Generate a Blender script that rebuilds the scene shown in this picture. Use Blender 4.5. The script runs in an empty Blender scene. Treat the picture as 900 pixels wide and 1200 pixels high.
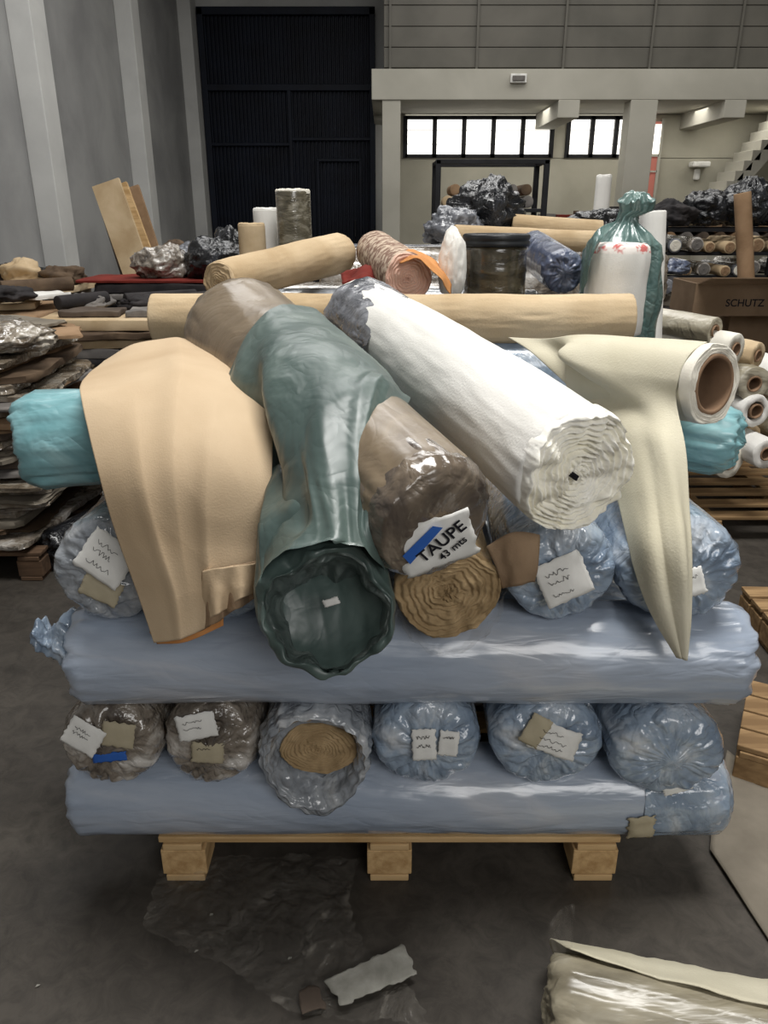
import bpy, bmesh, math, random
from mathutils import Vector, Matrix, noise
random.seed(7)
pi=math.pi; sin=math.sin; cos=math.cos
scene=bpy.context.scene
col=scene.collection
PITCH=math.radians(21.5); CH=1.63; F=900.0
SP=sin(PITCH); CP=cos(PITCH)
# back-project an image pixel to world space at assumed distance (W) or height (G)
def W(u,v,y):
    a=(v-600)/F; t=y/(CP-SP*a); return Vector(((u-450)/F*t, y, CH-t*(SP+CP*a)))
def G(u,v,z=0.0):
    a=(v-600)/F; t=(CH-z)/(SP+CP*a); return Vector(((u-450)/F*t, t*(CP-SP*a), z))
def V(*a): return Vector(a)
def N(x,y,z): return noise.noise(Vector((x,y,z)))
def S(r,g,b):
    f=lambda c:(c/255/12.92) if c/255<=.04045 else ((c/255+.055)/1.055)**2.4
    return (f(r),f(g),f(b),1)

# ---------------------------------------------------------------- materials
def base(name):
    m=bpy.data.materials.new(name); m.use_nodes=True
    return m,m.node_tree,m.node_tree.nodes['Principled BSDF']
def coords(nt,stretch=(1,1,1),rot=(0,0,0)):
    tc=nt.nodes.new('ShaderNodeTexCoord'); mp=nt.nodes.new('ShaderNodeMapping')
    mp.inputs['Scale'].default_value=stretch; mp.inputs['Rotation'].default_value=rot
    nt.links.new(tc.outputs['Object'],mp.inputs['Vector']); return mp.outputs['Vector']
def nz(nt,vec,scale,detail=5,dist=0,rough=.55):
    n=nt.nodes.new('ShaderNodeTexNoise'); n.inputs['Scale'].default_value=scale
    n.inputs['Detail'].default_value=detail; n.inputs['Distortion'].default_value=dist
    n.inputs['Roughness'].default_value=rough
    nt.links.new(vec,n.inputs['Vector']); return n.outputs['Fac']
def ramp(nt,fac,stops):
    r=nt.nodes.new('ShaderNodeValToRGB'); e=r.color_ramp.elements
    while len(e)<len(stops): e.new(.5)
    for i,(p,c) in enumerate(stops): e[i].position=p; e[i].color=c
    nt.links.new(fac,r.inputs['Fac']); return r.outputs['Color']
def ridge(nt,fac):
    a=nt.nodes.new('ShaderNodeMath'); a.operation='SUBTRACT'; a.inputs[1].default_value=.5
    nt.links.new(fac,a.inputs[0])
    b=nt.nodes.new('ShaderNodeMath'); b.operation='ABSOLUTE'; nt.links.new(a.outputs[0],b.inputs[0])
    return b.outputs[0]
def bump(nt,b,h,strength,dist):
    n=nt.nodes.new('ShaderNodeBump'); n.inputs['Strength'].default_value=strength
    n.inputs['Distance'].default_value=dist
    nt.links.new(h,n.inputs['Height']); nt.links.new(n.outputs['Normal'],b.inputs['Normal']); return n
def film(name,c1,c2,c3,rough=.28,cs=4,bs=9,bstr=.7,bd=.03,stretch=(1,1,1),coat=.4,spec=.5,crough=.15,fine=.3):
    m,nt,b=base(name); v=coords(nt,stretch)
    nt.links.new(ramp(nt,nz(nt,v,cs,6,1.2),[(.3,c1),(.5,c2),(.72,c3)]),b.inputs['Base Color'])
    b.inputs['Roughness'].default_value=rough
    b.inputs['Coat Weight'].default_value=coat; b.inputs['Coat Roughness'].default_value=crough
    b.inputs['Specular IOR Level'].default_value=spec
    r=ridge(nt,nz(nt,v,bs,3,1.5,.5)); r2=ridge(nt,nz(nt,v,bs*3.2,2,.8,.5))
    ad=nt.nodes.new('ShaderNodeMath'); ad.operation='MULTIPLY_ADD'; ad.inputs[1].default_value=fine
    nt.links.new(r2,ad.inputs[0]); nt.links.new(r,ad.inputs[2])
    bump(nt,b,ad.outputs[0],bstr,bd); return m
def matte(name,c1,c2,rough=.9,cs=5,bs=120,bstr=.3,bd=.003,stretch=(1,1,1),detail=6,lo=.35,hi=.65,sheen=0):
    m,nt,b=base(name); v=coords(nt,stretch)
    nt.links.new(ramp(nt,nz(nt,v,cs,detail,.3),[(lo,c1),(hi,c2)]),b.inputs['Base Color'])
    b.inputs['Roughness'].default_value=rough; b.inputs['Specular IOR Level'].default_value=.25
    b.inputs['Sheen Weight'].default_value=sheen
    bump(nt,b,nz(nt,v,bs,3),bstr,bd); return m

M={}
M['blue']=film('blue_film',S(144,158,178),S(166,176,191),S(206,204,205),rough=.28,cs=1.8,bs=4.5,bstr=.44,bd=.02,stretch=(.5,1.7,1.7),coat=.9,crough=.13,fine=.45)  # palest tone paints silvery reflections into the film colour
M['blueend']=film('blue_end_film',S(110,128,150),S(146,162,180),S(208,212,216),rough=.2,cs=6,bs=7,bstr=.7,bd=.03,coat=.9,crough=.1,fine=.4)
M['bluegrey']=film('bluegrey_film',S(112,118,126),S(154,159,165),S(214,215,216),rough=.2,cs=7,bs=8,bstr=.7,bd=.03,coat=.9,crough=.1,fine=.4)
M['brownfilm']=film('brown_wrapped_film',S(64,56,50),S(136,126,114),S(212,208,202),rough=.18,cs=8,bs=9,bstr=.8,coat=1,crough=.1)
M['taupe']=film('taupe_fabric_film',S(92,80,64),S(118,103,83),S(144,129,107),rough=.38,cs=4,bs=6,bstr=.24,coat=.4,crough=.25)
M['taupeend']=film('taupe_end_film',S(68,60,55),S(110,98,85),S(156,143,126),rough=.22,cs=7,bs=8,bstr=.5,coat=.9,crough=.12)
M['green']=film('green_polythene',S(62,78,75),S(76,92,88),S(98,112,106),rough=.42,cs=3,bs=4,bstr=.36,bd=.03,coat=.25,crough=.3,fine=.5)
M['greenin']=film('green_polythene_inside',S(52,64,62),S(84,95,92),S(132,140,136),rough=.38,cs=6,bs=6,bstr=.7,coat=.3,crough=.25,fine=.5)
M['greenpale']=film('pale_green_polythene',S(72,98,96),S(96,122,118),S(136,156,150),rough=.32,cs=6,bs=7,bstr=.6,coat=.5)
M['cyan']=film('cyan_polythene',S(100,148,154),S(132,178,184),S(172,208,210),rough=.28,cs=4,bs=4,bstr=.55,stretch=(.7,1.5,1.5))
M['black']=film('black_polythene',S(16,17,19),S(28,29,32),S(54,56,62),rough=.25,cs=6,bs=9,bstr=.9)
M['greyfilm']=film('grey_wrapped_film',S(70,72,78),S(104,106,112),S(160,162,168),rough=.25,cs=7,bs=9,bstr=.6)
M['stackfilm']=film('film_wrapped_hides',S(82,72,60),S(124,112,96),S(194,187,174),rough=.18,cs=7,bs=9,bstr=.8,coat=1)
M['clearbeige']=film('clear_film_over_beige',S(112,105,88),S(150,142,122),S(192,186,170),rough=.34,cs=3,bs=4.5,bstr=.5,coat=.4,crough=.25,stretch=(.6,1.6,1.6))
M['drumfilm']=film('dark_olive_film',S(62,58,46),S(98,92,76),S(158,152,136),rough=.2,cs=6,bs=7,bstr=.5,coat=1,stretch=(1,1,2.5))
M['candark']=film('dark_shiny_can',S(38,34,26),S(66,60,46),S(112,104,84),rough=.16,cs=3,bs=5,bstr=.25,coat=1,stretch=(1,1,3))
M['navy']=film('navy_film',S(58,64,84),S(88,96,118),S(138,146,160),rough=.25,cs=7,bs=9,bstr=.5)
M['tan']=matte('tan_fabric',S(186,162,131),S(203,181,151),cs=2.2,bs=260,bstr=.2,rough=.75)
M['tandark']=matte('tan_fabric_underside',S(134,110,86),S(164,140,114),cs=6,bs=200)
M['beige']=matte('beige_fabric',S(174,150,116),S(202,181,149),cs=3,bs=150,bstr=.4)
M['white']=matte('white_fabric',S(220,218,212),S(233,231,226),cs=4,bs=200,bstr=.3,sheen=.1)
M['cream']=matte('cream_fabric_edge',S(250,246,230),S(254,252,246),cs=8,bs=90,bstr=.4)
M['olive']=matte('offwhite_fabric',S(194,187,163),S(212,206,186),cs=2,bs=200)
M['ivory']=matte('ivory_fabric',S(222,216,202),S(234,230,218),cs=3,bs=200)
M['tanroll']=matte('tan_roll_edges',S(144,121,88),S(184,159,122),cs=14,bs=120,bstr=.5)
M['cardboard']=matte('cardboard',S(130,104,78),S(156,128,100),cs=6,bs=60,bstr=.2)
M['boxcard']=matte('carton_board',S(104,86,68),S(126,106,86),cs=4,bs=60,bstr=.2)
M['cardin']=matte('cardboard_inside',S(116,92,72),S(146,118,94),cs=6,bs=60,bstr=.2)
M['carddark']=matte('dark_cardboard',S(66,57,50),S(100,88,78),cs=4,bs=60,bstr=.2)
M['greyboard']=matte('grey_board',S(108,101,90),S(136,128,115),cs=4,bs=60,bstr=.2)
M['paper']=matte('label_paper',S(210,209,204),S(238,237,233),cs=10,bs=60,bstr=.1)
M['paperbeige']=matte('beige_label_paper',S(162,152,128),S(186,176,152),cs=10,bs=60,bstr=.1)
M['papergrey']=matte('grey_torn_paper',S(124,122,114),S(160,158,150),cs=14,bs=60,bstr=.2)
M['ink']=matte('ink',S(22,22,28),S(32,32,40),bs=10,bstr=0)
M['tapeblue']=matte('blue_tape',S(40,86,168),S(66,116,196),rough=.4,bs=10,bstr=0)
M['wood']=matte('pine_wood',S(172,138,92),S(212,180,134),rough=.75,cs=3,bs=30,bstr=.3,stretch=(1.2,9,9))
M['wooddark']=matte('weathered_wood',S(70,54,42),S(104,82,64),rough=.85,cs=3,bs=30,bstr=.3,stretch=(1.2,9,9))
M['woodmid']=matte('aged_pine_wood',S(124,98,68),S(166,136,98),rough=.8,cs=3,bs=30,bstr=.3,stretch=(1.2,9,9))
M['woodcut']=matte('pallet_block_wood',S(178,142,96),S(212,178,130),rough=.8,cs=9,bs=50,bstr=.3,stretch=(4,1,4))
M['red']=matte('red_fabric',S(96,32,26),S(122,44,34))
M['orange']=matte('orange_fabric',S(186,124,70),S(210,152,98))
M['pink']=matte('pink_fabric',S(208,166,148),S(226,192,174),cs=9)
M['pinkprint']=matte('white_fabric_pink_print',S(196,108,104),S(228,222,216),cs=26,lo=.38,hi=.46,detail=2)
M['floral']=matte('patterned_fabric',S(130,104,90),S(196,178,158),cs=38,lo=.45,hi=.55)
M['darkfab']=matte('dark_fabric',S(36,35,37),S(62,58,58),cs=4)
M['greyfab']=matte('grey_fabric',S(94,91,89),S(132,127,122),cs=5)
M['brownfab']=matte('brown_fabric',S(74,60,48),S(106,88,70),cs=5)
M['metalblack']=matte('black_steel',S(22,22,24),S(34,34,38),rough=.5,bs=30,bstr=.05)
M['plasticblack']=matte('black_plastic',S(28,29,31),S(42,44,46),rough=.35,bs=30,bstr=.05)
M['plaster']=matte('wall_plaster',S(138,138,138),S(160,160,159),cs=.9,bs=25,bstr=.12,bd=.01)
M['plaster2']=matte('pilaster_plaster',S(188,188,186),S(206,206,203),cs=1.2,bs=25,bstr=.1,bd=.01)
M['cream_wall']=matte('cream_wall_plaster',S(166,162,147),S(184,180,165),cs=.8,bs=25,bstr=.1,bd=.01)
M['fascia']=matte('mezzanine_paint',S(168,165,154),S(184,181,170),cs=.8,bs=25,bstr=.05)
M['siding']=matte('grey_siding',S(88,86,80),S(106,103,96),cs=.8,bs=25,bstr=.05,rough=.6)
M['doorsteel']=matte('navy_steel_door',S(14,18,29),S(24,31,46),rough=.55,cs=1.5,bs=20,bstr=.05)
M['ceilingm']=matte('ceiling_panels',S(150,150,146),S(170,170,166),cs=1,bs=10,bstr=.05)

def floor_mat():
    m,nt,b=base('stained_concrete'); v=coords(nt)
    c1=ramp(nt,nz(nt,v,1.1,10,.6,.62),[(.3,S(54,50,45)),(.52,S(73,68,62)),(.75,S(100,94,86))])
    c2=ramp(nt,nz(nt,v,14,8,1,.7),[(.35,(.62,.62,.62,1)),(.6,(1,1,1,1))])
    mx=nt.nodes.new('ShaderNodeMix'); mx.data_type='RGBA'; mx.blend_type='MULTIPLY'; mx.inputs[0].default_value=1
    nt.links.new(c1,mx.inputs[6]); nt.links.new(c2,mx.inputs[7]); nt.links.new(mx.outputs[2],b.inputs['Base Color'])
    r=ramp(nt,nz(nt,v,2.3,6),[(.3,(.42,.42,.42,1)),(.7,(.75,.75,.75,1))]); nt.links.new(r,b.inputs['Roughness'])
    b.inputs['Specular IOR Level'].default_value=.3
    bump(nt,b,nz(nt,v,40,8),.15,.005); return m
M['floor']=floor_mat()
def clear_mat():
    m=bpy.data.materials.new('clear_film'); m.use_nodes=True; nt=m.node_tree; nt.nodes.clear()
    out=nt.nodes.new('ShaderNodeOutputMaterial'); tr=nt.nodes.new('ShaderNodeBsdfTransparent')
    p=nt.nodes.new('ShaderNodeBsdfPrincipled'); p.inputs['Base Color'].default_value=S(176,170,160); p.inputs['Roughness'].default_value=.1
    mx=nt.nodes.new('ShaderNodeMixShader'); v=coords(nt)
    r=ramp(nt,nz(nt,v,6,6,2.5),[(.46,(.06,.06,.06,1)),(.60,(.12,.12,.12,1)),(.72,(.42,.42,.42,1))])
    nt.links.new(r,mx.inputs[0]); nt.links.new(tr.outputs[0],mx.inputs[1]); nt.links.new(p.outputs[0],mx.inputs[2])
    bump(nt,p,ridge(nt,nz(nt,v,10,3,1.5)),1,.04); nt.links.new(mx.outputs[0],out.inputs['Surface']); return m
M['clear']=clear_mat()
def emis(name,c,s):
    m,nt,b=base(name); b.inputs['Base Color'].default_value=c; b.inputs['Emission Color'].default_value=c
    b.inputs['Emission Strength'].default_value=s; return m
M['pane']=emis('bright_window_glass',S(250,247,240),1.8)
M['panered']=emis('window_glass_brick_view',S(160,96,84),.4)

# ---------------------------------------------------------------- object helpers
WP={}
def mk(name,verts,faces,mats,parent=None,label=None,cat=None,group=None,kind=None,smooth=True,midx=None,origin=None):
    if not isinstance(mats,(list,tuple)): mats=[mats]
    me=bpy.data.meshes.new(name)
    if origin is None:
        n=len(verts); cx=sum(v[0] for v in verts)/n; cy=sum(v[1] for v in verts)/n; cz=min(v[2] for v in verts)
        origin=Vector((cx,cy,cz))
    me.from_pydata([tuple(Vector(v)-origin) for v in verts],[],faces)
    for m in mats: me.materials.append(m)
    if midx:
        for p,i in zip(me.polygons,midx): p.material_index=i
    if smooth:
        for p in me.polygons: p.use_smooth=True
    me.update()
    o=bpy.data.objects.new(name,me); col.objects.link(o)
    WP[o.name]=origin.copy()
    if parent:
        o.parent=parent; o.location=origin-WP[parent.name]
    else: o.location=origin
    meta(o,label,cat,group,kind); return o
def meta(o,label=None,cat=None,group=None,kind=None):
    if label: o['label']=label
    if cat: o['category']=cat
    if group: o['group']=group
    if kind: o['kind']=kind
def empty(name,loc,label,cat,group=None):
    o=bpy.data.objects.new(name,None); o.empty_display_size=.1; col.objects.link(o); o.location=loc
    WP[o.name]=Vector(loc); meta(o,label,cat,group); return o
def boxgeo(c,s,rz=0,rx=0,ry=0):
    R=Matrix.Rotation(rz,3,'Z')@Matrix.Rotation(ry,3,'Y')@Matrix.Rotation(rx,3,'X')
    vs=[Vector(c)+R@Vector((sx*s[0]/2,sy*s[1]/2,sz*s[2]/2)) for sx in(-1,1) for sy in(-1,1) for sz in(-1,1)]
    fs=[(0,1,3,2),(4,6,7,5),(0,4,5,1),(2,3,7,6),(0,2,6,4),(1,5,7,3)]
    return vs,fs
def boxes(name,lst,mats,bev=0,**k):
    vs=[];fs=[];mi=[]
    for it in lst:
        c,s=it[0],it[1]; m=it[2] if len(it)>2 else 0; r=it[3] if len(it)>3 else (0,0,0)
        v,f=boxgeo(c,s,*r); o=len(vs); vs+=v; fs+=[tuple(i+o for i in q) for q in f]; mi+=[m]*6
    o=mk(name,vs,fs,mats,smooth=False,midx=mi,**k)
    if bev:
        b=o.modifiers.new('bevel','BEVEL'); b.width=bev; b.segments=2
    return o
def frame(d):
    d=d.normalized(); up=Vector((0,0,1))
    if abs(d.z)>.9: up=Vector((0,1,0))
    e1=d.cross(up).normalized(); e2=e1.cross(d).normalized(); return d,e1,e2
def rings(secs,seg,fn=None,close0=True,close1=True):
    """secs: (center,e1,e2,rx,ry,axis)"""
    vs=[];fs=[]
    for i,(c,e1,e2,rx,ry,ax) in enumerate(secs):
        for j in range(seg):
            th=2*pi*j/seg; k=1;off=0
            if fn: k,off=fn(i,th)
            vs.append(c+e1*(cos(th)*rx*k)+e2*(sin(th)*ry*k)+ax*off)
    for i in range(len(secs)-1):
        for j in range(seg):
            a=i*seg+j;b=i*seg+(j+1)%seg
            fs.append((a,a+seg,b+seg,b))
    if close0: fs.append(tuple(range(seg)))
    if close1: fs.append(tuple((len(secs)-1)*seg+j for j in range(seg-1,-1,-1)))
    return vs,fs
def roll(name,p0,p1,r,mat,r1=None,seg=96,nl=50,capd=.035,wr=.03,pleat=.008,k=17,seed=0,sq=1,flat=False,pfall=.07,sag=0,hole=0,**kw):
    p0=Vector(p0);p1=Vector(p1);r1=r1 or r; ax,e1,e2=frame(p1-p0); L=(p1-p0).length
    prof=[];nc=14
    def caps(rho): return capd*(1-max(0,1-rho**3.6)**(1/3.))
    if flat:
        prof+=[(0,max(.02,hole)),(0,max(.5,hole+.02)),(0,.93),(.002,.985),(.008,1.0)]
    else:
        for j in range(nc+1):
            rho=.02+.98*(j/nc)**.8; prof.append((caps(min(rho,1)),rho))
    s0=prof[-1][0]
    front=len(prof)
    for j in range(1,nl): prof.append((s0+(L-2*s0)*j/nl,1))
    back=[(L-s,q) for s,q in reversed(prof[:front])]
    prof+=back
    secs=[]
    for s,q in prof:
        rr=(r+(r1-r)*s/L)*q
        c=p0+ax*s
        if sag: c=c-Vector((0,0,sag*4*(s/L)*(1-s/L)))
        secs.append((c,e1,e2,rr,rr*sq,ax))
    so=seed*13.7
    def fn(i,th):
        s,q=prof[i]; cx,sx=cos(th),sin(th)
        b=N(cx*1.1+so,sx*1.1,s*3.5)*.8+(.5-abs(N(cx*2.6+so,sx*2.6,s*7+so)))*.7*N(s*3,so,cx)*2 + .25*N(cx*6,sx*6+so,s*14)
        kk=1+wr*b*q
        off=0
        if not flat or pleat>0:
            d=min(s,L-s)
            w=math.exp(-max(0,d-capd)/pfall)
            ph=(.25+.5*N(cx*1.3+so,sx*1.3,4))*sin(k*th+5*N(cx*1.5+so,sx*1.5,7)+ (4*N(q*2,so,1)))
            ph2=1.2*(.5-abs(N(cx*3.4+so,sx*3.4,q*3)))*2-.6+.6*N(cx*q*9,sx*q*9+so,2)+.9*(.4-abs(N(cx*q*4+so,sx*q*4,6)))
            if q>=.999: kk+=pleat/r*.7*w*(ph+ph2)
            elif not flat:
                sg=(1 if s<L/2 else -1)
                off=pleat*(ph+ph2)*min(1,q*1.6)*sg
                off+=(-.008*math.exp(-(q/.2)**2)+1.8*pleat*N(cx*q*2.5+so,sx*q*2.5,3))*sg
        return kk,off
    vs,fs=rings(secs,seg,fn,close0=(hole==0))
    return mk(name,vs,fs,mat,**kw)
def disc(name,c,n,r,wraps,amp,mat,inner=.0,seed=0,sq=1,wob=.05,parent=None,dent=0,seg=160,rag=0,**k):
    c=Vector(c); ax,e1,e2=frame(-Vector(n)); n=-ax
    vs=[];fs=[]; nr=int(wraps*6)
    for i in range(nr+1):
        q=i/nr; rho=inner+(r-inner)*q
        for j in range(seg):
            th=2*pi*j/seg; cx,sx=cos(th),sin(th)
            w=1+wob*q*N(cx*1.4+seed*7,sx*1.4,2)+rag*q*(.25*N(cx*5,sx*5+seed,3)+.15*N(cx*11,sx*11,seed))
            ph=q*wraps+th/(2*pi)+.9*N(cx*1.2+seed,sx*1.2,q*2.5)+.35*N(cx*4+seed,sx*4,q*6)+rag*(4*N(cx*q*3.2+seed,sx*q*3.2,4)+2.2*N(cx*q*9+seed,sx*q*9,7))
            tri=abs(2*(ph-math.floor(ph))-1)
            h=amp*(tri**.6)*(1+rag*3*N(cx*5*q+3,sx*5*q,seed))+amp*.8*N(cx*rho*30+seed,sx*rho*30,5)*(1+rag*4)-dent*(1-q)
            if i==nr: h=0
            vs.append(c+e1*(cx*rho*w)+e2*(sx*rho*w*sq)+n*h)
    for i in range(nr):
        for j in range(seg):
            a=i*seg+j;b=i*seg+(j+1)%seg; fs.append((a,b,b+seg,a+seg))
    o=len(vs)
    for j in range(seg): vs.append(vs[nr*seg+j]-n*.02)
    for j in range(seg):
        a=nr*seg+j;b=nr*seg+(j+1)%seg; fs.append((a,b,o+(j+1)%seg,o+j))
    return mk(name,vs,fs,mat,parent=parent,**k)
def annulus(name,c,n,r,prof,mat,sq=1,seed=0,crumple=.02,sagz=0,parent=None,seg=140,k=13,**kw):
    """prof: list (rho factor, s along -n)"""
    c=Vector(c); ax,e1,e2=frame(-Vector(n)); 
    P=[]
    m=5
    for i in range(len(prof)-1):
        for t in range(m):
            f=t/m; P.append((prof[i][0]*(1-f)+prof[i+1][0]*f,prof[i][1]*(1-f)+prof[i+1][1]*f))
    P.append(prof[-1])
    vs=[];fs=[]
    for i,(q,s) in enumerate(P):
        for j in range(seg):
            th=2*pi*j/seg;cx,sx=cos(th),sin(th)
            a=(.5-abs(N(cx*3+seed,sx*3,i*.22)))*2*N(cx*2,sx*2+seed,i*.15)+.5*N(cx*7+seed,sx*7,i*.3)+.25*sin(k*th+3*N(cx+seed,sx,i*.1))
            rr=r*q*(1+crumple/r*a)
            p=c+e1*(cx*rr)+e2*(sx*rr*sq)+ax*(s+crumple*.7*N(cx*4,sx*4+seed,i*.4+9))
            if sagz and sx<0: p.z-=sagz*(-sx)**2*(q-.6)/.4 if q>.6 else 0
            vs.append(p)
    for i in range(len(P)-1):
        for j in range(seg):
            a=i*seg+j;b=i*seg+(j+1)%seg; fs.append((a,a+seg,b+seg,b))
    return mk(name,vs,fs,mat,parent=parent,**kw)
def tube(name,p0,p1,r,ri,mat,seg=64,parent=None,wr=0,seed=0,**k):
    p0=Vector(p0);p1=Vector(p1);ax,e1,e2=frame(p1-p0);L=(p1-p0).length
    secs=[(p0+ax*.06,e1,e2,ri*.98,ri*.98,ax),(p0+ax*.002,e1,e2,ri,ri,ax),(p0,e1,e2,ri*1.03,ri*1.03,ax),(p0,e1,e2,r*.97,r*.97,ax),(p0+ax*.003,e1,e2,r,r,ax)]
    for i in range(1,21): secs.append((p0+ax*(L*i/20),e1,e2,r,r,ax))
    secs.insert(0,(p0+ax*min(.5,L*.8),e1,e2,ri*.98,ri*.98,ax))
    fn=(lambda i,th:(1+wr*N(cos(th)*2+seed,sin(th)*2,i*.4),0)) if wr else None
    vs,fs=rings(secs,seg,fn); return mk(name,vs,fs,mat,parent=parent,**k)
def crp(p0,p1,p2,p3,t):
    return .5*((2*p1)+(p2-p0)*t+(2*p0-5*p1+4*p2-p3)*t*t+(3*p1-p0-3*p2+p3)*t**3)
def resamp(P,n):
    out=[];m=len(P)-1
    for i in range(n+1):
        x=i/n*m; k=min(int(x),m-1); t=x-k
        p1=P[k];p2=P[k+1];p0=P[k-1] if k>0 else 2*p1-p2;p3=P[k+2] if k+2<=m else 2*p2-p1
        out.append(crp(p0,p1,p2,p3,t))
    return out
def surf(rows,nu,nv,hfn,ragged=0):
    R=[resamp([Vector(p) for p in r],nu) for r in rows]
    C=[resamp([R[i][j] for i in range(len(R))],nv) for j in range(nu+1)]
    vs=[]
    for i in range(nv+1):
        for j in range(nu+1):
            p=C[j][i]
            a=C[j][min(i+1,nv)]-C[j][max(i-1,0)]; b=C[min(j+1,nu)][i]-C[max(j-1,0)][i]
            n=a.cross(b); n=n.normalized() if n.length>1e-9 else Vector((0,0,1))
            q=p+n*hfn(i/nv,j/nu,p)
            if ragged and (i in(0,nv) or j in (0,nu)):
                q=q+Vector((N(p.x*60,p.y*60,1),N(p.x*60,p.y*60,7),0))*ragged
            vs.append(q)
    fs=[(i*(nu+1)+j,i*(nu+1)+j+1,(i+1)*(nu+1)+j+1,(i+1)*(nu+1)+j) for i in range(nv) for j in range(nu)]
    return vs,fs
def sheet(name,rows,nu,nv,mat,wr=.004,ws=9,folds=0,fk=5,seed=0,thick=.0025,ragged=0,hfn=None,**k):
    def h0(fi,fj,p):
        x,y,z=p.x*ws+seed*5,p.y*ws,p.z*ws*.5
        h=wr*(N(x,y,z)+.9*(.5-abs(N(x*1.7,y*1.7,z*1.2+3)))+.35*N(x*4,y*4,z*4))
        if folds:
            sw=sin(fk*2*pi*fj+2.2*N(fi*2,seed,0))
            h+=folds*min(1,.25+fi)*(sw+.35*sin(2.3*fk*2*pi*fj+1.5+3*N(fi*1.5,seed,4)))
        return h
    vs,fs=surf(rows,nu,nv,hfn or h0,ragged)
    o=mk(name,vs,fs,mat,**k)
    if thick:
        s=o.modifiers.new('thickness','SOLIDIFY'); s.thickness=thick; s.offset=0
    return o
def slab(name,c,sx,sy,h,mat,seed=0,rz=0,p=24,wob=.025,top=.006,seg=88,**k):
    R=Matrix.Rotation(rz,3,'Z'); c=Vector(c); vs=[];fs=[]
    prof=[(.0,0),(.5,0),(.99,0),(1.0,.1),(1.0,.5),(1.0,.9),(.99,1),(.7,1),(.4,1),(0.02,1)]
    for i,(q,z) in enumerate(prof):
        for j in range(seg):
            th=2*pi*(j+.5)/seg;cx,s_=cos(th),sin(th)
            d=(abs(cx)**p+abs(s_)**p)**(-1/p)*q
            d*=1+wob*(N(cx*2+seed*3,s_*2,seed)+.6*N(cx*9+seed*3,s_*9,seed+z*2))
            x=cx*d*sx/2;y=s_*d*sy/2
            zz=z*h+ (top*N(x*7+seed,y*7,seed)*(.35 if z<.1 else 1) if z>.05 else 0)
            vs.append(c+R@Vector((x,y,zz)))
    for i in range(len(prof)-1):
        for j in range(seg):
            a=i*seg+j;b=i*seg+(j+1)%seg; fs.append((a,b,b+seg,a+seg))
    fs.append(tuple((len(prof)-1)*seg+j for j in range(seg)))
    o=mk(name,vs,fs,mat,origin=c,**k)
    o.data.set_sharp_from_angle(angle=math.radians(40)); return o
def lump(name,c,r,mat,amp=.15,seed=0,nu=72,nv=40,fl=.75,**k):
    """crumpled sack standing on z=c.z"""
    c=Vector(c);vs=[];fs=[]
    for i in range(nv+1):
        ph=-pi/2+pi*i/nv
        for j in range(nu):
            th=2*pi*j/nu; d=Vector((cos(th)*cos(ph),sin(th)*cos(ph),sin(ph)))
            a=N(d.x*1.6+seed,d.y*1.6,d.z*1.6)+.8*(.5-abs(N(d.x*3.2,d.y*3.2+seed,d.z*3.2)))+.3*N(d.x*8,d.y*8,d.z*8+seed)
            s=1+amp*a; z=d.z*s
            if z<-fl: z=-fl
            x,y=d.x*s,d.y*s
            vs.append(c+Vector((x*r[0],y*r[1],(z+fl)*r[2])))
    for i in range(nv):
        for j in range(nu):
            a=i*nu+j;b=i*nu+(j+1)%nu; fs.append((a,b,b+nu,a+nu))
    return mk(name,vs,fs,mat,origin=c,**k)
def scribble(parent,c,e1,e2,n,w,h,seed,lines=2):
    rnd=random.Random(seed); vs=[];fs=[]
    for l in range(lines):
        y0=h*(.25-.25*l)+rnd.uniform(-.05,.05)*h; x=-w*.32; pts=[]
        while x<w*rnd.uniform(.1,.3):
            pts.append((x,y0+rnd.uniform(-.06,.06)*h)); x+=w*.03
        t=.0005
        for i in range(len(pts)-1):
            a=Vector(pts[i]+(0,));b=Vector(pts[i+1]+(0,))
            d=(b-a).normalized(); q=Vector((-d.y,d.x,0))*t
            o=len(vs)
            for p in(a-q,b-q,b+q,a+q): vs.append(c+e1*p.x+e2*p.y+n*.0028)
            fs.append((o,o+1,o+2,o+3))
    return mk('handwriting',vs,fs,M['ink'],parent=parent,smooth=False)
def tag(parent,c,w,h,ang=0,n=(0,-1,.25),mat='paper',seed=0,scr=2,name='paper_label',curl=.005,label=None,torn=.004):
    n=Vector(n).normalized(); e1=(n.cross(Vector((0,0,1)))*-1).normalized()
    e2=n.cross(e1).normalized()
    if e2.z<0: e2=-e2
    if e1.x<0: e1=-e1
    a=e1*cos(ang)+e2*sin(ang); b=-e1*sin(ang)+e2*cos(ang); e1,e2=a,b
    c=Vector(c);vs=[];m=14
    for i in range(m+1):
        for j in range(m+1):
            x=(j/m-.5)*w;y=(i/m-.5)*h
            ed=max(abs(j/m-.5),abs(i/m-.5))*2
            jx=torn*(N(i*.5,seed,1)+.6*N(i*1.3,seed,9)) if j in(0,m) else 0; jy=torn*(N(j*.5,seed,5)+.6*N(j*1.3,seed,3)) if i in(0,m) else 0
            vs.append(c+e1*(x+jx)+e2*(y+jy)+n*(curl*.6*N(x*30+seed,y*30,seed)-(.6*curl*(ed-.7)*3 if ed>.7 else 0)))
    fs=[(i*(m+1)+j,i*(m+1)+j+1,(i+1)*(m+1)+j+1,(i+1)*(m+1)+j) for i in range(m) for j in range(m)]
    o=mk(name,vs,fs,M[mat],parent=parent,label=label)
    s=o.modifiers.new('thickness','SOLIDIFY'); s.thickness=.0012; s.offset=0
    if scr: scribble(o,c+n*curl*.3,e1,e2,n,w,h,seed,scr)
    return o,e1,e2,n
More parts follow.
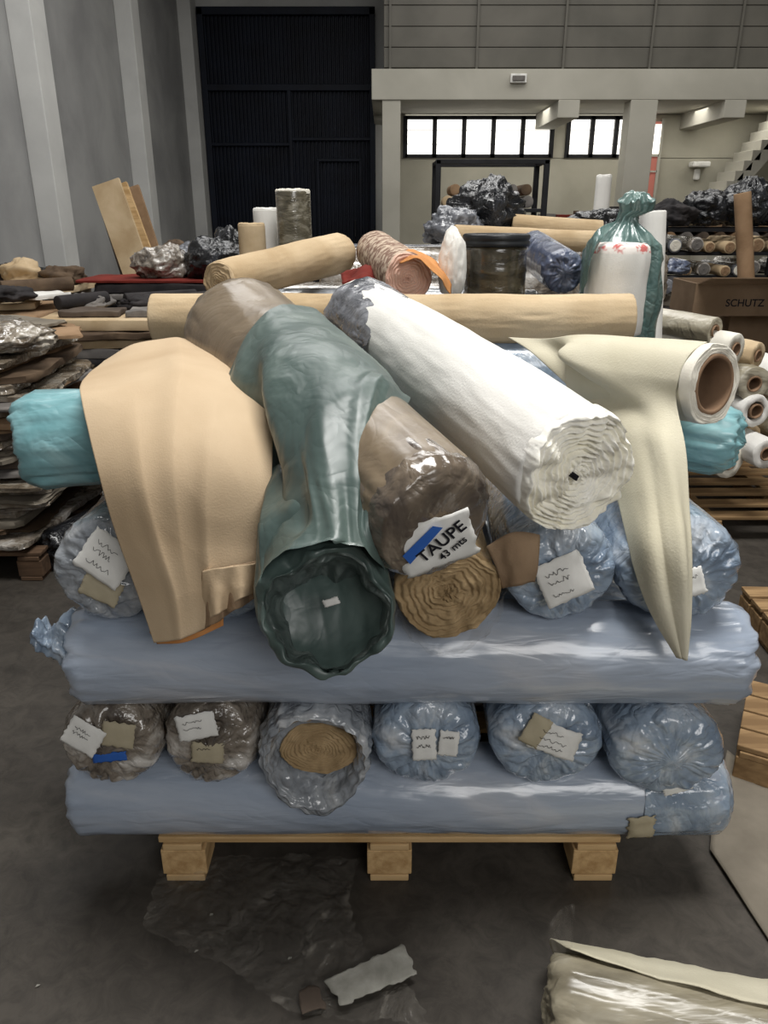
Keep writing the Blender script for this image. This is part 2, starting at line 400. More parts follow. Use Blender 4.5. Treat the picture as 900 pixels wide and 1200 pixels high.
def text(body,c,e1,e2,n,size,mat,parent=None,name='lettering',**k):
    cu=bpy.data.curves.new('lettering_curve','FONT'); cu.body=body; cu.size=size; cu.align_x='CENTER'; cu.align_y='CENTER'; cu.extrude=.0004
    cu.offset=size*.012
    t=bpy.data.objects.new('lettering_tmp',cu); col.objects.link(t)
    bpy.context.view_layer.update()
    me=bpy.data.meshes.new_from_object(t.evaluated_get(bpy.context.evaluated_depsgraph_get()))
    vs=[Vector(c)+e1*v.co.x+e2*v.co.y+n*(v.co.z) for v in me.vertices]; fs=[tuple(p.vertices) for p in me.polygons]
    bpy.data.objects.remove(t); bpy.data.meshes.remove(me)
    return mk(name,vs,fs,mat,parent=parent,smooth=False,**k)

# ---------------------------------------------------------------- room
K='structure'
mk('floor',[(-4,-3,0),(9,-3,0),(9,18,0),(-4,18,0)],[(0,1,2,3)],M['floor'],kind=K,smooth=False,label='stained dark grey concrete warehouse floor')
boxes('wall_left',[((-4.1,7.5,3.5),(.2,21,7))],M['plaster'],kind=K,label='tall grey plastered warehouse wall')
boxes('wall_right',[((9.1,7.5,3.5),(.2,21,7))],M['cream_wall'],kind=K,label='plain plastered warehouse side wall')
boxes('ceiling',[((2.5,7.5,7.1),(13.4,21,.2))],M['ceilingm'],kind=K,label='flat grey warehouse ceiling')
boxes('wall_back',[((2.5,18.15,3.5),(13.4,.3,7))],M['plaster2'],kind=K,label='pale plastered end wall')
i=1
for y,w in((9.7,.42),(13.5,.4),(17.6,.5)):
    boxes('trim_%d'%i,[((-3.87,y,3.5),(.26,w,7))],M['plaster2'],bev=.01,kind=K,label='pale concrete wall pilaster'); i+=1
dv=[];df=[]
x0,x1=-3.72,-.18; ztop=5.35; nrib=44
xs=[]
for r in range(nrib):
    a=x0+(x1-x0)*r/nrib; w=(x1-x0)/nrib
    xs+=[(a,17.9),(a+w*.35,17.9),(a+w*.5,17.85),(a+w*.85,17.85)]
xs.append((x1,17.9))
for z in(0,ztop):
    for x,y in xs: dv.append((x,y,z))
n=len(xs)
for j in range(n-1): df.append((j,j+1,j+1+n,j+n))
door=mk('door_1',dv,df,M['doorsteel'],kind=K,smooth=False,label='tall dark navy ribbed steel sliding door')
zz=3.95
boxes('door_frame',[(((x0+x1)/2,17.8,zz),(x1-x0,.08,.12)),((x0+.06,17.8,ztop/2),(.12,.1,ztop)),((x1-.06,17.8,ztop/2),(.12,.1,ztop)),(((x0+x1)/2,17.8,ztop-.06),(x1-x0,.1,.14)),((-1.95,17.8,2),(.08,.07,3.9)),((-1.4,17.8,1.3),(.06,.07,2.6)),((-.5,17.8,1.3),(.06,.07,2.6)),((-.95,17.8,2.6),(.95,.07,.06)),(((x0-1.95)/2,17.8,2.9),(1.7,.06,.06)),(((x1-1.95)/2,17.8,3.0),(1.7,.06,.06))],M['doorsteel'],bev=.01,parent=door)
boxes('door_handle',[((-.62,17.74,1.25),(.03,.06,.35))],M['metalblack'],bev=.008,parent=door)
# mezzanine
boxes('trim_4',[((4.4,16.0,3.5),(9.2,4.0,.44))],M['fascia'],bev=.01,kind=K,label='painted concrete mezzanine slab edge')
boxes('trim_5',[((.12,14.2,1.64),(.3,.36,3.28))],M['fascia'],bev=.01,kind=K,label='painted concrete mezzanine column')
boxes('trim_6',[((4.22,14.2,1.64),(.44,.4,3.28))],M['fascia'],bev=.01,kind=K,label='painted concrete mezzanine column')
boxes('trim_7',[((3.0,15.0,3.15),(.35,2.0,.26))],M['fascia'],bev=.01,kind=K,label='concrete beam below mezzanine')
boxes('trim_8',[((5.7,15.0,3.15),(.35,2.0,.26))],M['fascia'],bev=.01,kind=K,label='concrete beam below mezzanine')
pl=[]
z=3.78
while z<6.9:
    pl.append(((4.5,14.3,z+.14),(9.0,.05,.28))); z+=.29
pl.append(((4.5,14.34,5.3),(9.0,.03,3.1)))
boxes('wall_mezzanine',pl,M['siding'],bev=.006,kind=K,label='grey horizontal metal cladding above mezzanine')
for q,x in enumerate((.1,1.5,2.9,4.3,5.7,7.1)):
    boxes('trim_%d'%(9+q),[((x,14.24,5.3),(.035,.04,3.1))],M['siding'],kind=K,label='steel upright on mezzanine cladding')
boxes('wall_inner',[((4.5,16.1,1.27),(8.8,.2,2.54)),((.2,16.1,2.9),(.4,.2,.74)),((3.29,16.1,2.9),(.26,.2,.74)),((6.97,16.1,2.9),(3.9,.2,.74))],M['cream_wall'],kind=K,label='cream plastered wall below mezzanine')
def window(nm,xa,xb,nn,z0=2.54,z1=3.25,panes='pane',split=.0):
    L=[]
    yy=16.0
    L+=[(((xa+xb)/2,yy,z0+.03),(xb-xa,.08,.06)),(((xa+xb)/2,yy,z1-.03),(xb-xa,.08,.06))]
    for q in range(nn+1):
        L.append(((xa+(xb-xa)*q/nn,yy,(z0+z1)/2),(.08,.08,z1-z0)))
        if q<nn and split:
            for t_ in(.33,.66): L.append(((xa+(xb-xa)*(q+.5)/nn,yy,z0+(z1-z0)*t_),((xb-xa)/nn,.02,.008),2))
    L.append(((xa/2+xb/2,yy+.05,(z0+z1)/2),(xb-xa,.02,z1-z0),1))
    boxes(nm,L,[M['metalblack'],M[panes],M['greyfab']],kind=K,label='bright daylight strip window with black frame')
window('window_1',.40,3.15,5,split=1)
window('window_2',3.45,4.80,3,split=1)
boxes('door_2',[((5.02,15.95,1.6),(.28,.05,3.1),1),((4.86,15.93,1.6),(.05,.07,3.2)),((5.18,15.93,1.6),(.05,.07,3.2)),((5.02,15.92,2.85),(.28,.05,.5),2),((5.02,15.93,2.58),(.3,.07,.05)),((5.02,15.92,2.3),(.3,.05,.03))],[M['fascia'],M['panered'],M['pane']],kind=K,label='narrow open doorway showing red brick outside')
lm=empty('emergency_lamp',(2.15,13.95,3.55),'small pale emergency light box on mezzanine edge','lamp')
boxes('lamp_body',[((2.15,13.97,3.58),(.26,.06,.13))],M['paper'],bev=.01,parent=lm)
boxes('lamp_cover',[((2.15,13.93,3.58),(.2,.03,.07))],M['greyfab'],bev=.006,parent=lm)
st=[((6.2,15.3,.98),(.5,.8,1.96))]
for q in range(8):
    st.append(((6.15+q*.125,15.2,2.02+q*.165),(.15,.8,.165)))
st.append(((6.62,15.2,2.45),(1.72,.8,.2),0,(0,0,-.925)))
boxes('staircase',st,M['fascia'],bev=.005,label='white concrete staircase climbing to the mezzanine',cat='stairs')
hr=empty('wall_lamp',(5.95,15.7,2.2),'small white dome wall fixture beside the staircase','fixture')
boxes('lamp_body',[((5.95,15.88,2.42),(.34,.26,.1)),((5.95,15.95,2.25),(.1,.12,.2))],M['paper'],bev=.03,parent=hr)

# ---------------------------------------------------------------- pallets
def pallet(x,y,w=1.18,d=1.2,rz=0,mt='wood',bl='woodcut',label='',group=None,nb=6):
    e=empty('wooden_pallet',(x,y,0),label,'pallet',group); R=Matrix.Rotation(rz,3,'Z')
    def bx(nm,c,s,m):
        p=R@Vector(c)+Vector((x,y,0)); 
        boxes(nm,[(p,s,0,(rz,0,0))],M[m],bev=.003,parent=e)
    for q in range(nb): bx('deck_board',(0,-d/2+.05+(d-.1)*q/(nb-1),.134),(w,.09,.018),mt)
    for q in range(3):
        xx=-w/2+.06+(w-.12)*q/2
        bx('stringer_board',(xx,0,.113),(.1,d,.02),mt)
        bx('skid_board',(xx,0,.011),(.1,d,.02),mt)
        for r in range(3):
            bx('pallet_block',(xx,-d/2+.05+(d-.1)*r/2,.062),(.115,.095,.08),bl)
    return e
pallet(.014,2.11,label='pale pine pallet under the stacked fabric rolls')
pallet(.02,3.56,w=1.3,d=.9,mt='wooddark',bl='wooddark',label='weathered wooden pallet under a further stack of rolls')
pallet(1.50,1.86,w=.8,d=.4,rz=-.5,mt='woodmid',bl='woodmid',nb=4,label='empty pale wooden pallet on the floor beside the stack')
pallet(2.06,2.74,w=1.1,d=.32,rz=-.04,mt='woodmid',bl='woodmid',nb=3,label='empty pale wooden pallet lying on concrete')
pallet(2.25,4.2,w=1.2,d=1.0,rz=.0,mt='woodmid',bl='woodmid',label='pale wooden pallet under wrapped rolls')
pallet(-2.15,3.75,w=1.1,d=1.0,mt='wooddark',bl='wooddark',label='dark weathered pallet under folded hides')

# ---------------------------------------------------------------- main stack
GR='film-wrapped rolls stacked on the pallet'
Y1=1.575
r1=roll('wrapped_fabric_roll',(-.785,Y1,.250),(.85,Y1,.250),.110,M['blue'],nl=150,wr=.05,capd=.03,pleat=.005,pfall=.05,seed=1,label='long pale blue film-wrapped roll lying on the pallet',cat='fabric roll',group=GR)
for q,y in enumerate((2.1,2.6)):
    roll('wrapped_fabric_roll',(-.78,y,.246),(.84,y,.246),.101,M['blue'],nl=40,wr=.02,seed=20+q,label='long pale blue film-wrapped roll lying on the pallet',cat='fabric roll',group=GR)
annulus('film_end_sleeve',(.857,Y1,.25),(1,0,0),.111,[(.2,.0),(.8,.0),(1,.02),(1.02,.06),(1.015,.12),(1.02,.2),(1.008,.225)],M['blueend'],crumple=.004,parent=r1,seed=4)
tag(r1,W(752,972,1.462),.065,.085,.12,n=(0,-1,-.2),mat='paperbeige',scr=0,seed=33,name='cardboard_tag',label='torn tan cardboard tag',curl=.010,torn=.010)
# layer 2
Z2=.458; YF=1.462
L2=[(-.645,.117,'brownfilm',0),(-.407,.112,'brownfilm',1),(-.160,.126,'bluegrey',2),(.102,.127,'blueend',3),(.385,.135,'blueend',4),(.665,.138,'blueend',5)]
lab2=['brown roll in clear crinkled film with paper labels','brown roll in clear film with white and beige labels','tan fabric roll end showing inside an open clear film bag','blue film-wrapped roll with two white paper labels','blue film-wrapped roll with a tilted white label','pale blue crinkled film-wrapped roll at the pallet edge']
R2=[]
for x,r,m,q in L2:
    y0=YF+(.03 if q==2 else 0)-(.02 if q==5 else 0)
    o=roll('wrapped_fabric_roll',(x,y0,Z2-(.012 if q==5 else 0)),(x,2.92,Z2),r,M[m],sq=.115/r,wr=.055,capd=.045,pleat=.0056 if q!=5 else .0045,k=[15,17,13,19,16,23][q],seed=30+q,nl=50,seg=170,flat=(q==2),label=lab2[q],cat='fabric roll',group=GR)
    R2.append(o)
c=V(-.160,YF+.02,.458)
disc('fabric_roll_end',c+V(.005,0,-.012),(0,-1,.12),.092,10,.006,M['tanroll'],sq=.7,seed=3,parent=R2[2],wob=.08,rag=.07)
annulus('film_bag_mouth',c,(0,-1,0),.127,[(.99,.12),(1.0,.04),(1.03,-.01),(1.0,-.045),(.92,-.055),(.84,-.04),(.78,-.015),(.72,.01)],M['bluegrey'],sq=.93,seed=8,crumple=.010,sagz=.05,parent=R2[2],k=21)
yt=YF-.014
tag(R2[0],W(97,864,yt),.085,.07,-.55,seed=1)
tag(R2[0],W(138,862,yt+.005),.075,.06,-.15,mat='paperbeige',scr=0,seed=2,name='beige_label',label='beige paper label')
tag(R2[0],W(128,888,yt+.005),.08,.022,.1,mat='tapeblue',scr=0,seed=2,name='blue_tape')
tag(R2[1],W(230,852,yt),.09,.06,.2,seed=3)
tag(R2[1],W(243,883,yt+.004),.075,.05,-.05,mat='paperbeige',scr=1,seed=4,name='beige_label',label='beige paper label')
tag(R2[3],W(497,873,yt),.055,.075,.05,seed=5); tag(R2[3],W(526,872,yt+.002),.045,.06,-.1,seed=6,scr=1)
tag(R2[4],W(650,868,yt),.115,.07,-.35,seed=7,scr=3)
tag(R2[4],W(628,857,yt+.004),.05,.075,-.5,mat='paperbeige',scr=0,seed=9,name='beige_label',label='beige paper label')
tag(R2[5],W(795,925,yt+.01),.07,.02,.3,scr=0,seed=19)
# layer 3
Y3=1.548; Z3=.672
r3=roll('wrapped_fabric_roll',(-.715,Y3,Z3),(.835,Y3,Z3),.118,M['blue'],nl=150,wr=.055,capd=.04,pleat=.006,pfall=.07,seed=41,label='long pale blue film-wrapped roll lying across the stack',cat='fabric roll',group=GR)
for q,y in enumerate((2.15,2.7)):
    roll('wrapped_fabric_roll',(-.76,y,.685),(.82,y,.685),.110,M['blue'],nl=40,wr=.02,seed=43+q,label='long pale blue film-wrapped roll lying across the stack',cat='fabric roll',group=GR)
tp=[W(95,755,1.54),W(74,746,1.53),W(60,752,1.52),W(48,742,1.51),W(38,748,1.50)]
tr=[.07,.045,.026,.034,.014]
P=resamp(tp,20); secs=[]
for q,p in enumerate(P):
    f=q/20*4; k_=min(int(f),3); rr=tr[k_]*(1-(f-k_))+tr[k_+1]*(f-k_); secs.append((p,V(0,1,0),V(0,0,1),rr,rr,V(-1,0,0)))
vs,fs=rings(secs,48,lambda i,th:(1+.25*sin(6*th+i*.3)+.3*N(cos(th)*2,sin(th)*2,i*.5),0))
mk('film_tail',vs,fs,M['blueend'],parent=r3)
# layer 4
Z4=.905; YF4=1.465
L4=[(-.595,.118,'bluegrey','crinkled grey-blue wrapped roll with white label'),(-.355,.116,'blueend','blue wrapped roll below the draped tan fabric'),(-.115,.116,'blueend','blue wrapped roll behind the green polythene'),(.378,.121,'blueend','blue film-wrapped roll with a white square label'),(.64,.130,'blueend','blue film-wrapped roll under the hanging ivory fabric')]
R4=[]
for q,(x,r,m,lb) in enumerate(L4):
    o=roll('wrapped_fabric_roll',(x,YF4,Z4),(x,2.9,Z4),r,M[m],sq=.118/r,wr=.055,capd=.045,pleat=.0058,seed=60+q,k=13+q,seg=170,label=lb,cat='fabric roll',group=GR); R4.append(o)
ts=roll('tan_fabric_roll',(.13,1.42,.895),(.13,2.9,.895),.107,M['tanroll'],flat=True,pleat=0,wr=.03,seed=70,label='unwrapped tan fabric roll with spiral end showing',cat='fabric roll')
disc('fabric_roll_end',(.13,1.417,.895),(0,-1,.05),.106,8,.009,M['tanroll'],seed=9,parent=ts,wob=.16,sq=.94,rag=.12,seg=200)
annulus('film_skirt',(.135,1.45,.892),(0,-1,0),.115,[(1.02,.1),(1.03,.02),(1.06,-.02),(1.0,-.035)],M['clear'],crumple=.012,parent=ts,seed=5,sagz=.03)
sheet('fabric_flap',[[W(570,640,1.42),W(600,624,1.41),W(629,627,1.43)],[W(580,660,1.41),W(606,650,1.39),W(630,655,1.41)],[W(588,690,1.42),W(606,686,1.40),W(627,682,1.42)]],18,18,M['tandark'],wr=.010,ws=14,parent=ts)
yt=YF4-.016
tag(R4[0],W(124,655,yt),.105,.095,-.62,seed=11,scr=3)
tag(R4[0],W(118,690,yt+.004),.085,.055,-.45,mat='paperbeige',scr=0,seed=12,name='beige_label',label='beige paper label')
tag(R4[3],W(661,679,yt),.105,.095,.42,seed=13,scr=3)
tag(R4[4],W(815,682,yt),.04,.06,.3,seed=14,scr=1)
# cyan rolls
cy=roll('cyan_wrapped_roll',(-.845,1.72,1.13),(-.36,1.80,1.14),.112,M['cyan'],wr=.08,capd=.05,pleat=.008,k=9,seed=81,pfall=.2,label='bright cyan polythene-wrapped roll under tan fabric',cat='fabric roll')
cy2=roll('cyan_wrapped_roll',(.50,2.02,1.12),(.885,1.84,1.09),.085,M['cyan'],wr=.10,capd=.05,pleat=.008,k=9,seed=83,pfall=.2,label='cyan polythene bundle under the off-white roll',cat='fabric roll')

# taupe roll
A0=W(515,616,1.25); A1=V(-.41,2.17,1.315)
tau=roll('taupe_fabric_roll',A0,A1,.121,M['taupe'],r1=.163,wr=.03,capd=.06,pleat=.004,k=18,seed=91,nl=80,seg=140,pfall=.05,label='large taupe fabric roll in clear film lying diagonally on top',cat='fabric roll')
ax,e1,e2=frame(A1-A0); LT=(A1-A0).length
nrm=(-ax+V(-.25,-.25,-.0)).normalized()
lc=A0-ax*.018-e2*.026-e1*.012
o_,te1,te2,tn=tag(tau,lc,.138,.102,.32,n=nrm,seed=15,scr=0,curl=.007,torn=.006,label='torn white label with blue tape and black lettering')
dl=tn*.0058
g1=te1*cos(.42)+te2*sin(.42); g2=-te1*sin(.42)+te2*cos(.42)
vs=[lc+g1*x+g2*y+dl for x,y in((-.058,.008),(-.056,.032),(.020,.040),(.030,.024))]
mk('blue_tape',vs,[(0,1,2,3)],M['tapeblue'],parent=o_,smooth=False)
text('TAUPE',lc+g1*.010+g2*.002+dl,g1,g2,tn,.034,M['ink'],parent=o_)
text('43 mts',lc+g1*.016-g2*.024+dl,g1,g2,tn,.021,M['ink'],parent=o_)
annulus('film_end_wrap',A0,-ax,.123,[(.25,-.004),(.7,-.002),(.9,.008),(1.0,.032),(1.012,.07),(1.005,.14)],M['taupeend'],crumple=.004,k=23,parent=tau,seed=12)

# green polythene : one continuous loose sleeve, over the taupe roll and hanging to an open mouth
def T(s,deg,off=.020):
    r=.121+(.163-.121)*s+off; a=math.radians(deg)
    return A0+ax*(LT*s)+e1*(cos(a)*r)+e2*(sin(a)*r)
rows=[[T(.56,205),T(.60,165),T(.64,125),T(.70,85),T(.77,45),T(.83,5),T(.85,-35)],
[W(312,492,1.74),T(.54,168,.035),T(.57,128,.026),T(.61,88),T(.66,48),T(.69,8),T(.69,-35)],
[W(308,535,1.58),W(332,512,1.53),T(.48,135,.045),T(.50,92,.028),T(.52,50),T(.53,8),T(.53,-35)],
[W(306,580,1.46),W(330,562,1.39),T(.36,150,.06),T(.37,108,.035),T(.385,66,.022),T(.385,18,.018),T(.375,-25,.015)],
[W(306,618,1.37),W(330,605,1.30),W(360,592,1.27),T(.22,148,.045),T(.25,112,.026),T(.275,75,.018),T(.30,40,.012)],
[W(304,655,1.30),W(325,640,1.235),W(356,628,1.21),W(388,618,1.20),W(412,612,1.215),W(424,600,1.235),W(432,590,1.25)],
[W(302,700,1.27),W(312,668,1.205),W(340,645,1.18),W(384,636,1.175),W(420,642,1.185),W(440,656,1.205),W(451,674,1.235)]]
def gh(fi,fj,p):
    d=fj*5+1.4*N(fi*1.4,fj*1.1,3)
    h=.014*(.5-abs(N(d*.8,fi*1.1,1)))*1.5+.007*N(d*1.6,fi*1.6,5)+.004*(.5-abs(N(d*2.2,fi*2.6,8)))+.003*(.4-abs(N(p.x*11,p.y*11,p.z*11)))+.001*N(p.x*30,p.y*30,p.z*30)
    return h-.006
gv,gf=surf(rows,140,160,gh)
nS=len(gf)
cen=[W(366,560,1.46),W(368,600,1.39),W(372,640,1.31),W(378,690,1.262),W(382,716,1.222),W(384,718,1.213),W(385,717,1.245),W(387,712,1.31),W(390,704,1.39)]
rx=[.095,.098,.108,.119,.125,.114,.102,.082,.012]
ry=[.06,.075,.095,.116,.124,.110,.098,.078,.012]
P=resamp(cen,90); secs=[]
for q,p in enumerate(P):
    f=q/90*8; k_=min(int(f),7); g=f-k_
    a=rx[k_]*(1-g)+rx[k_+1]*g; b=ry[k_]*(1-g)+ry[k_+1]*g
    t=min(1,f/3.5)
    nd=(V(.02,-.75,-.6)*(1-t)+V(.05,-1,.12)*t).normalized()
    d_,u1,u2=frame(-nd)
    secs.append((p,u1,u2,a,b,d_))
def gfn(i,th):
    cx,sx=cos(th),sin(th)
    a=.07*(.5-abs(N(cx*1.8+3,sx*1.8,i*.03)))*2+.05*N(cx*3,sx*3,i*.03+2)
    off=0
    if i>30:
        w=min(1,(i-30)/20)
        a+=w*(.10*N(cx*1.3+2,sx*1.3,11)+.04*N(cx*4,sx*4,i*.07)+.10*(.4-abs(N(cx*2.0+1,sx*2.0,i*.04))))
        # limp dents where the mouth has fallen in
        for t0,dp,wd in((2.15,.20,.38),(.75,.15,.30),(3.6,.10,.30),(5.5,.13,.35)):
            dt=(th-t0+pi)%(2*pi)-pi; a-=w*dp*math.exp(-(dt/wd)**2)
        off=w*(.032*N(cx*1.8,sx*1.8,i*.02)+.012*(.4-abs(N(cx*3+2,sx*3,i*.05))))
        if i>58: off+=.035*N(cx*2.2+i*.04,sx*2.2,i*.1+4)
    return 1+a,off
v2,f2_=rings(secs,180,gfn,close0=False)
off=len(gv); gv+=v2; gf+=[tuple(x+off for x in q) for q in f2_]
mi=[0]*nS+[1 if q//180>57 else 0 for q in range(len(f2_))]
green=mk('green_polythene_sleeve',gv,gf,[M['green'],M['greenin']],midx=mi,label='loose dark green polythene sleeve with open hanging mouth',cat='plastic sheet')
tag(green,W(388,706,1.25),.03,.014,.3,seed=18,scr=0,label='small white paper scrap')

# white roll
B0=W(672,552,1.37); B1=V(-.075,2.38,1.325)
wh=roll('white_fabric_roll',B0,B1,.120,M['white'],r1=.114,flat=True,pleat=.002,wr=.045,seed=101,k=5,nl=80,seg=140,pfall=.5,sag=-.015,label='large white fabric roll with ruffled end lying diagonally',cat='fabric roll')
bx,b1,b2=frame(B1-B0)
disc('fabric_roll_end',B0-bx*.006,-bx,.121,11,.019,M['cream'],seed=22,parent=wh,wob=.10,seg=300,rag=.09)
disc('core_shade_disc',B0-bx*.026+b1*-.012,-bx,.0055,1,.001,M['ink'],seed=2,parent=wh,wob=.5,seg=20)  # dark disc painted as the shade inside the core hole
annulus('film_end_sleeve',B1+bx*.0,bx,.120,[(.3,-.01),(.85,-.01),(1.05,.03),(1.05,.1),(1.04,.25),(1.03,.36)],M['greyfilm'],crumple=.006,parent=wh,seed=15,k=9)

# tan drape
rows=[[W(122,424,1.97),W(158,405,2.02),W(203,399,2.05),W(248,408,2.0),W(294,438,1.93)],
[W(97,450,1.68),W(150,440,1.67),W(207,434,1.68),W(262,446,1.66),W(314,470,1.66)],
[W(97,474,1.53),W(152,476,1.505),W(208,476,1.505),W(264,482,1.505),W(320,496,1.53)],
[W(114,548,1.41),W(160,548,1.385),W(212,548,1.385),W(262,552,1.385),W(318,562,1.41)],
[W(141,640,1.37),W(180,640,1.345),W(222,640,1.35),W(262,642,1.35),W(310,648,1.37)],
[W(163,702,1.36),W(196,700,1.335),W(230,692,1.335),W(266,682,1.34),W(306,670,1.36)],
[W(181,753,1.35),W(204,750,1.33),W(234,739,1.325),W(268,716,1.33),W(302,694,1.355)]]
def th_(fi,fj,p):
    e=fj+.06*N(fi*2.5,1,2)
    h=0
    for c_,w_,a_,i0,i1 in((.50,.09,.010,-.2,.9),(.70,.07,.010,.2,1.6),(.27,.07,.008,.25,1.3)):
        cc=c_+(fi-.3)*.12*(1 if c_<.5 else -1)
        if i0<fi<i1:
            m_=min(1,(fi-i0)*2.5,(i1-fi)*2.5); x=(e-cc)/w_
            h+=a_*m_*(math.exp(-x*x) if x<0 else math.exp(-abs(x)*1.6))
    return h+.007*N(p.x*5,p.y*5,p.z*5)+.003*(.4-abs(N(p.x*9,p.y*9,p.z*9)))
tanS=sheet('draped_tan_fabric',rows,130,130,M['tan'],hfn=th_,thick=.003,label='thick tan fabric folded over and hanging from the stack',cat='fabric')
# loosely rolled, layered lower edge
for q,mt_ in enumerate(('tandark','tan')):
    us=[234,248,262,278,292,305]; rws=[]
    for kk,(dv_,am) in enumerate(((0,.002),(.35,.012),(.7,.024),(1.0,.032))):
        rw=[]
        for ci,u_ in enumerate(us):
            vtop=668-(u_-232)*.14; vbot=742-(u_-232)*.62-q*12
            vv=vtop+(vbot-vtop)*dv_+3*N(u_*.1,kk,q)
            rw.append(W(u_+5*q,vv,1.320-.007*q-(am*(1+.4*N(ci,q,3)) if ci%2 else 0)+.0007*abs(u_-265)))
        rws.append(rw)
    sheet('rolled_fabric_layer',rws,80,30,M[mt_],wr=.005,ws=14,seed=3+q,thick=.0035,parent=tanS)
sheet('underside_hem',[[W(176,740,1.365),W(215,740,1.345),W(262,722,1.345)],[W(185,754,1.36),W(218,752,1.34),W(262,733,1.34)]],30,8,M['orange'],wr=.003,parent=tanS)

# off-white roll with core and hanging ivory length
RO=.088
C0=W(831,450,1.70); C1=W(690,434,2.0)
cx_,c1,c2=frame(C1-C0)
ow=roll('offwhite_fabric_roll',C0,C1,RO,M['olive'],flat=True,pleat=.0,wr=.03,seed=111,hole=.7,label='off-white fabric roll on a cardboard core, partly unrolled',cat='fabric roll')
disc('fabric_roll_end',C0-cx_*.010,-cx_,.091,4,.005,M['ivory'],inner=.066,seed=31,parent=ow,wob=.1)
tube('cardboard_core',C0-cx_*.016,C0+cx_*.34,.068,.058,[M['cardin']],parent=ow)
def U(s,deg,off=.004):
    a=math.radians(deg); return C0+cx_*s+c1*(cos(a)*(RO+off))+c2*(sin(a)*(RO+off))
LR=(C1-C0).length
rows=[[W(596,396,2.34),W(640,397,2.22),U(LR,95,.006),U(LR*.5,92),U(.012,92)],
[W(616,408,2.25),W(655,410,2.14),U(LR,128,.012),U(LR*.5,130,.006),U(.012,132)],
[W(640,428,2.13),W(672,430,2.02),U(LR*.98,160,.025),U(LR*.5,165,.012),U(.012,168)],
[W(676,464,1.96),W(704,467,1.87),W(735,472,1.77),W(764,478,1.69),U(.015,200,.006)],
[W(706,512,1.78),W(730,514,1.70),W(754,517,1.63),W(778,521,1.58),W(803,526,1.57)],
[W(722,580,1.62),W(744,582,1.55),W(766,584,1.50),W(788,588,1.485),W(808,592,1.49)],
[W(736,640,1.50),W(756,642,1.44),W(775,644,1.415),W(793,648,1.41),W(811,652,1.42)],
[W(757,704,1.42),W(771,706,1.395),W(785,708,1.385),W(797,710,1.385),W(810,714,1.395)],
[W(793,770,1.39),W(796,771,1.385),W(799,772,1.38),W(802,773,1.38),W(805,774,1.385)]]
def oh(fi,fj,p):
    h=.005*N(p.x*5,p.y*5,p.z*3)+.003*(.4-abs(N(p.x*9,p.y*9,p.z*5)))
    if fi>.45:  # soft lengthwise fold towards the free edge
        m_=min(1,(fi-.45)*4)*max(0,1-max(0,fi-.8)*4); h+=.016*m_*math.exp(-((fj-.78)/.10)**2)-.010*m_*math.exp(-((fj-.52)/.10)**2)
    return h
hf=sheet('hanging_fabric_length',rows,80,140,M['olive'],hfn=oh,thick=.0025,parent=ow)

# ---------------------------------------------------------------- rolls at the back of the pile
roll('navy_wrapped_roll',(-.75,2.62,1.125),(.78,2.62,1.125),.10,M['blueend'],seed=120,nl=40,label='blue wrapped roll lying across the top of the stack',cat='fabric roll')
bg=roll('beige_fabric_roll',W(180,374,2.60),W(738,374,2.62),.080,M['beige'],flat=True,pleat=0,wr=.09,seed=121,nl=70,label='worn beige fabric roll lying across behind the others',cat='fabric roll')
tube('cardboard_core',W(180,374,2.60)-V(.008,0,0),W(180,374,2.6)+V(.2,0,0),.03,.024,M['cardin'],parent=bg)
GR2='rolls stacked on the second pallet'
for l in range(4):
    for q in range(3):
        zz=.144+.145*(2*l+1)
        roll('wrapped_fabric_roll',(-.72+.03*((l+q)%3),3.25+.3*q,zz),(.74-.04*((l*2+q)%3),3.25+.3*q,zz),.144,M[['greyfilm','bluegrey','blue','brownfilm'][(l+q*2)%4]],seg=56,nl=26,wr=.025,seed=130+l*3+q,label='film-wrapped roll in a stack on a weathered pallet',cat='fabric roll',group=GR2)
b=roll('beige_fabric_roll',W(258,330,2.93),W(398,297,3.75),.072,M['beige'],flat=True,pleat=.0,wr=.07,r1=.09,seed=151,label='small beige fabric roll with spiral end on the pile',cat='fabric roll')
dd=(W(398,297,3.75)-W(258,330,2.93)).normalized()
disc('fabric_roll_end',W(258,330,2.93)-dd*.005,-dd,.07,6,.006,M['beige'],seed=35,parent=b)
p0,p1=W(478,326,2.95),W(440,294,3.75)
b=roll('patterned_fabric_roll',p0,p1,.09,M['floral'],flat=True,pleat=.0,wr=.05,seed=152,label='patterned brown fabric roll with pink backing',cat='fabric roll')
dd=(p1-p0).normalized(); disc('fabric_roll_end',p0-dd*.006,-dd,.088,8,.008,M['pink'],seed=36,parent=b,wob=.12)
sheet('orange_cloth',[[W(462,296,3.1),W(482,293,3.1),W(505,303,3.1),W(522,318,3.08)],[W(462,303,3.0),W(486,298,2.95),W(512,314,2.93),W(526,334,2.95)],[W(470,309,2.9),W(492,304,2.86),W(514,326,2.84),W(528,346,2.9)]],30,20,M['orange'],wr=.010,ws=12,label='crumpled orange cloth over a pink roll',cat='cloth')
sc=W(580,312,3.12); sc.z=1.312
sp=empty('dark_can',sc,'dark shiny round can with ringed black lid on the pile','can')
secs=[];rsp=.122
for z,rr in((0,.9),(.003,.98),(.015,1),(.05,.98),(.09,.985),(.10,1.01),(.11,.985),(.15,.98),(.175,1.0),(.185,.98),(.19,.9)): secs.append((sc+V(0,0,z),V(1,0,0),V(0,1,0),rsp*rr,rsp*rr,V(0,0,1)))
vs,fs=rings(secs,72,lambda i,th:(1+.012*N(cos(th)*3,sin(th)*3,i*.5),0)); mk('can_body',vs,fs,M['candark'],parent=sp)
secs=[]
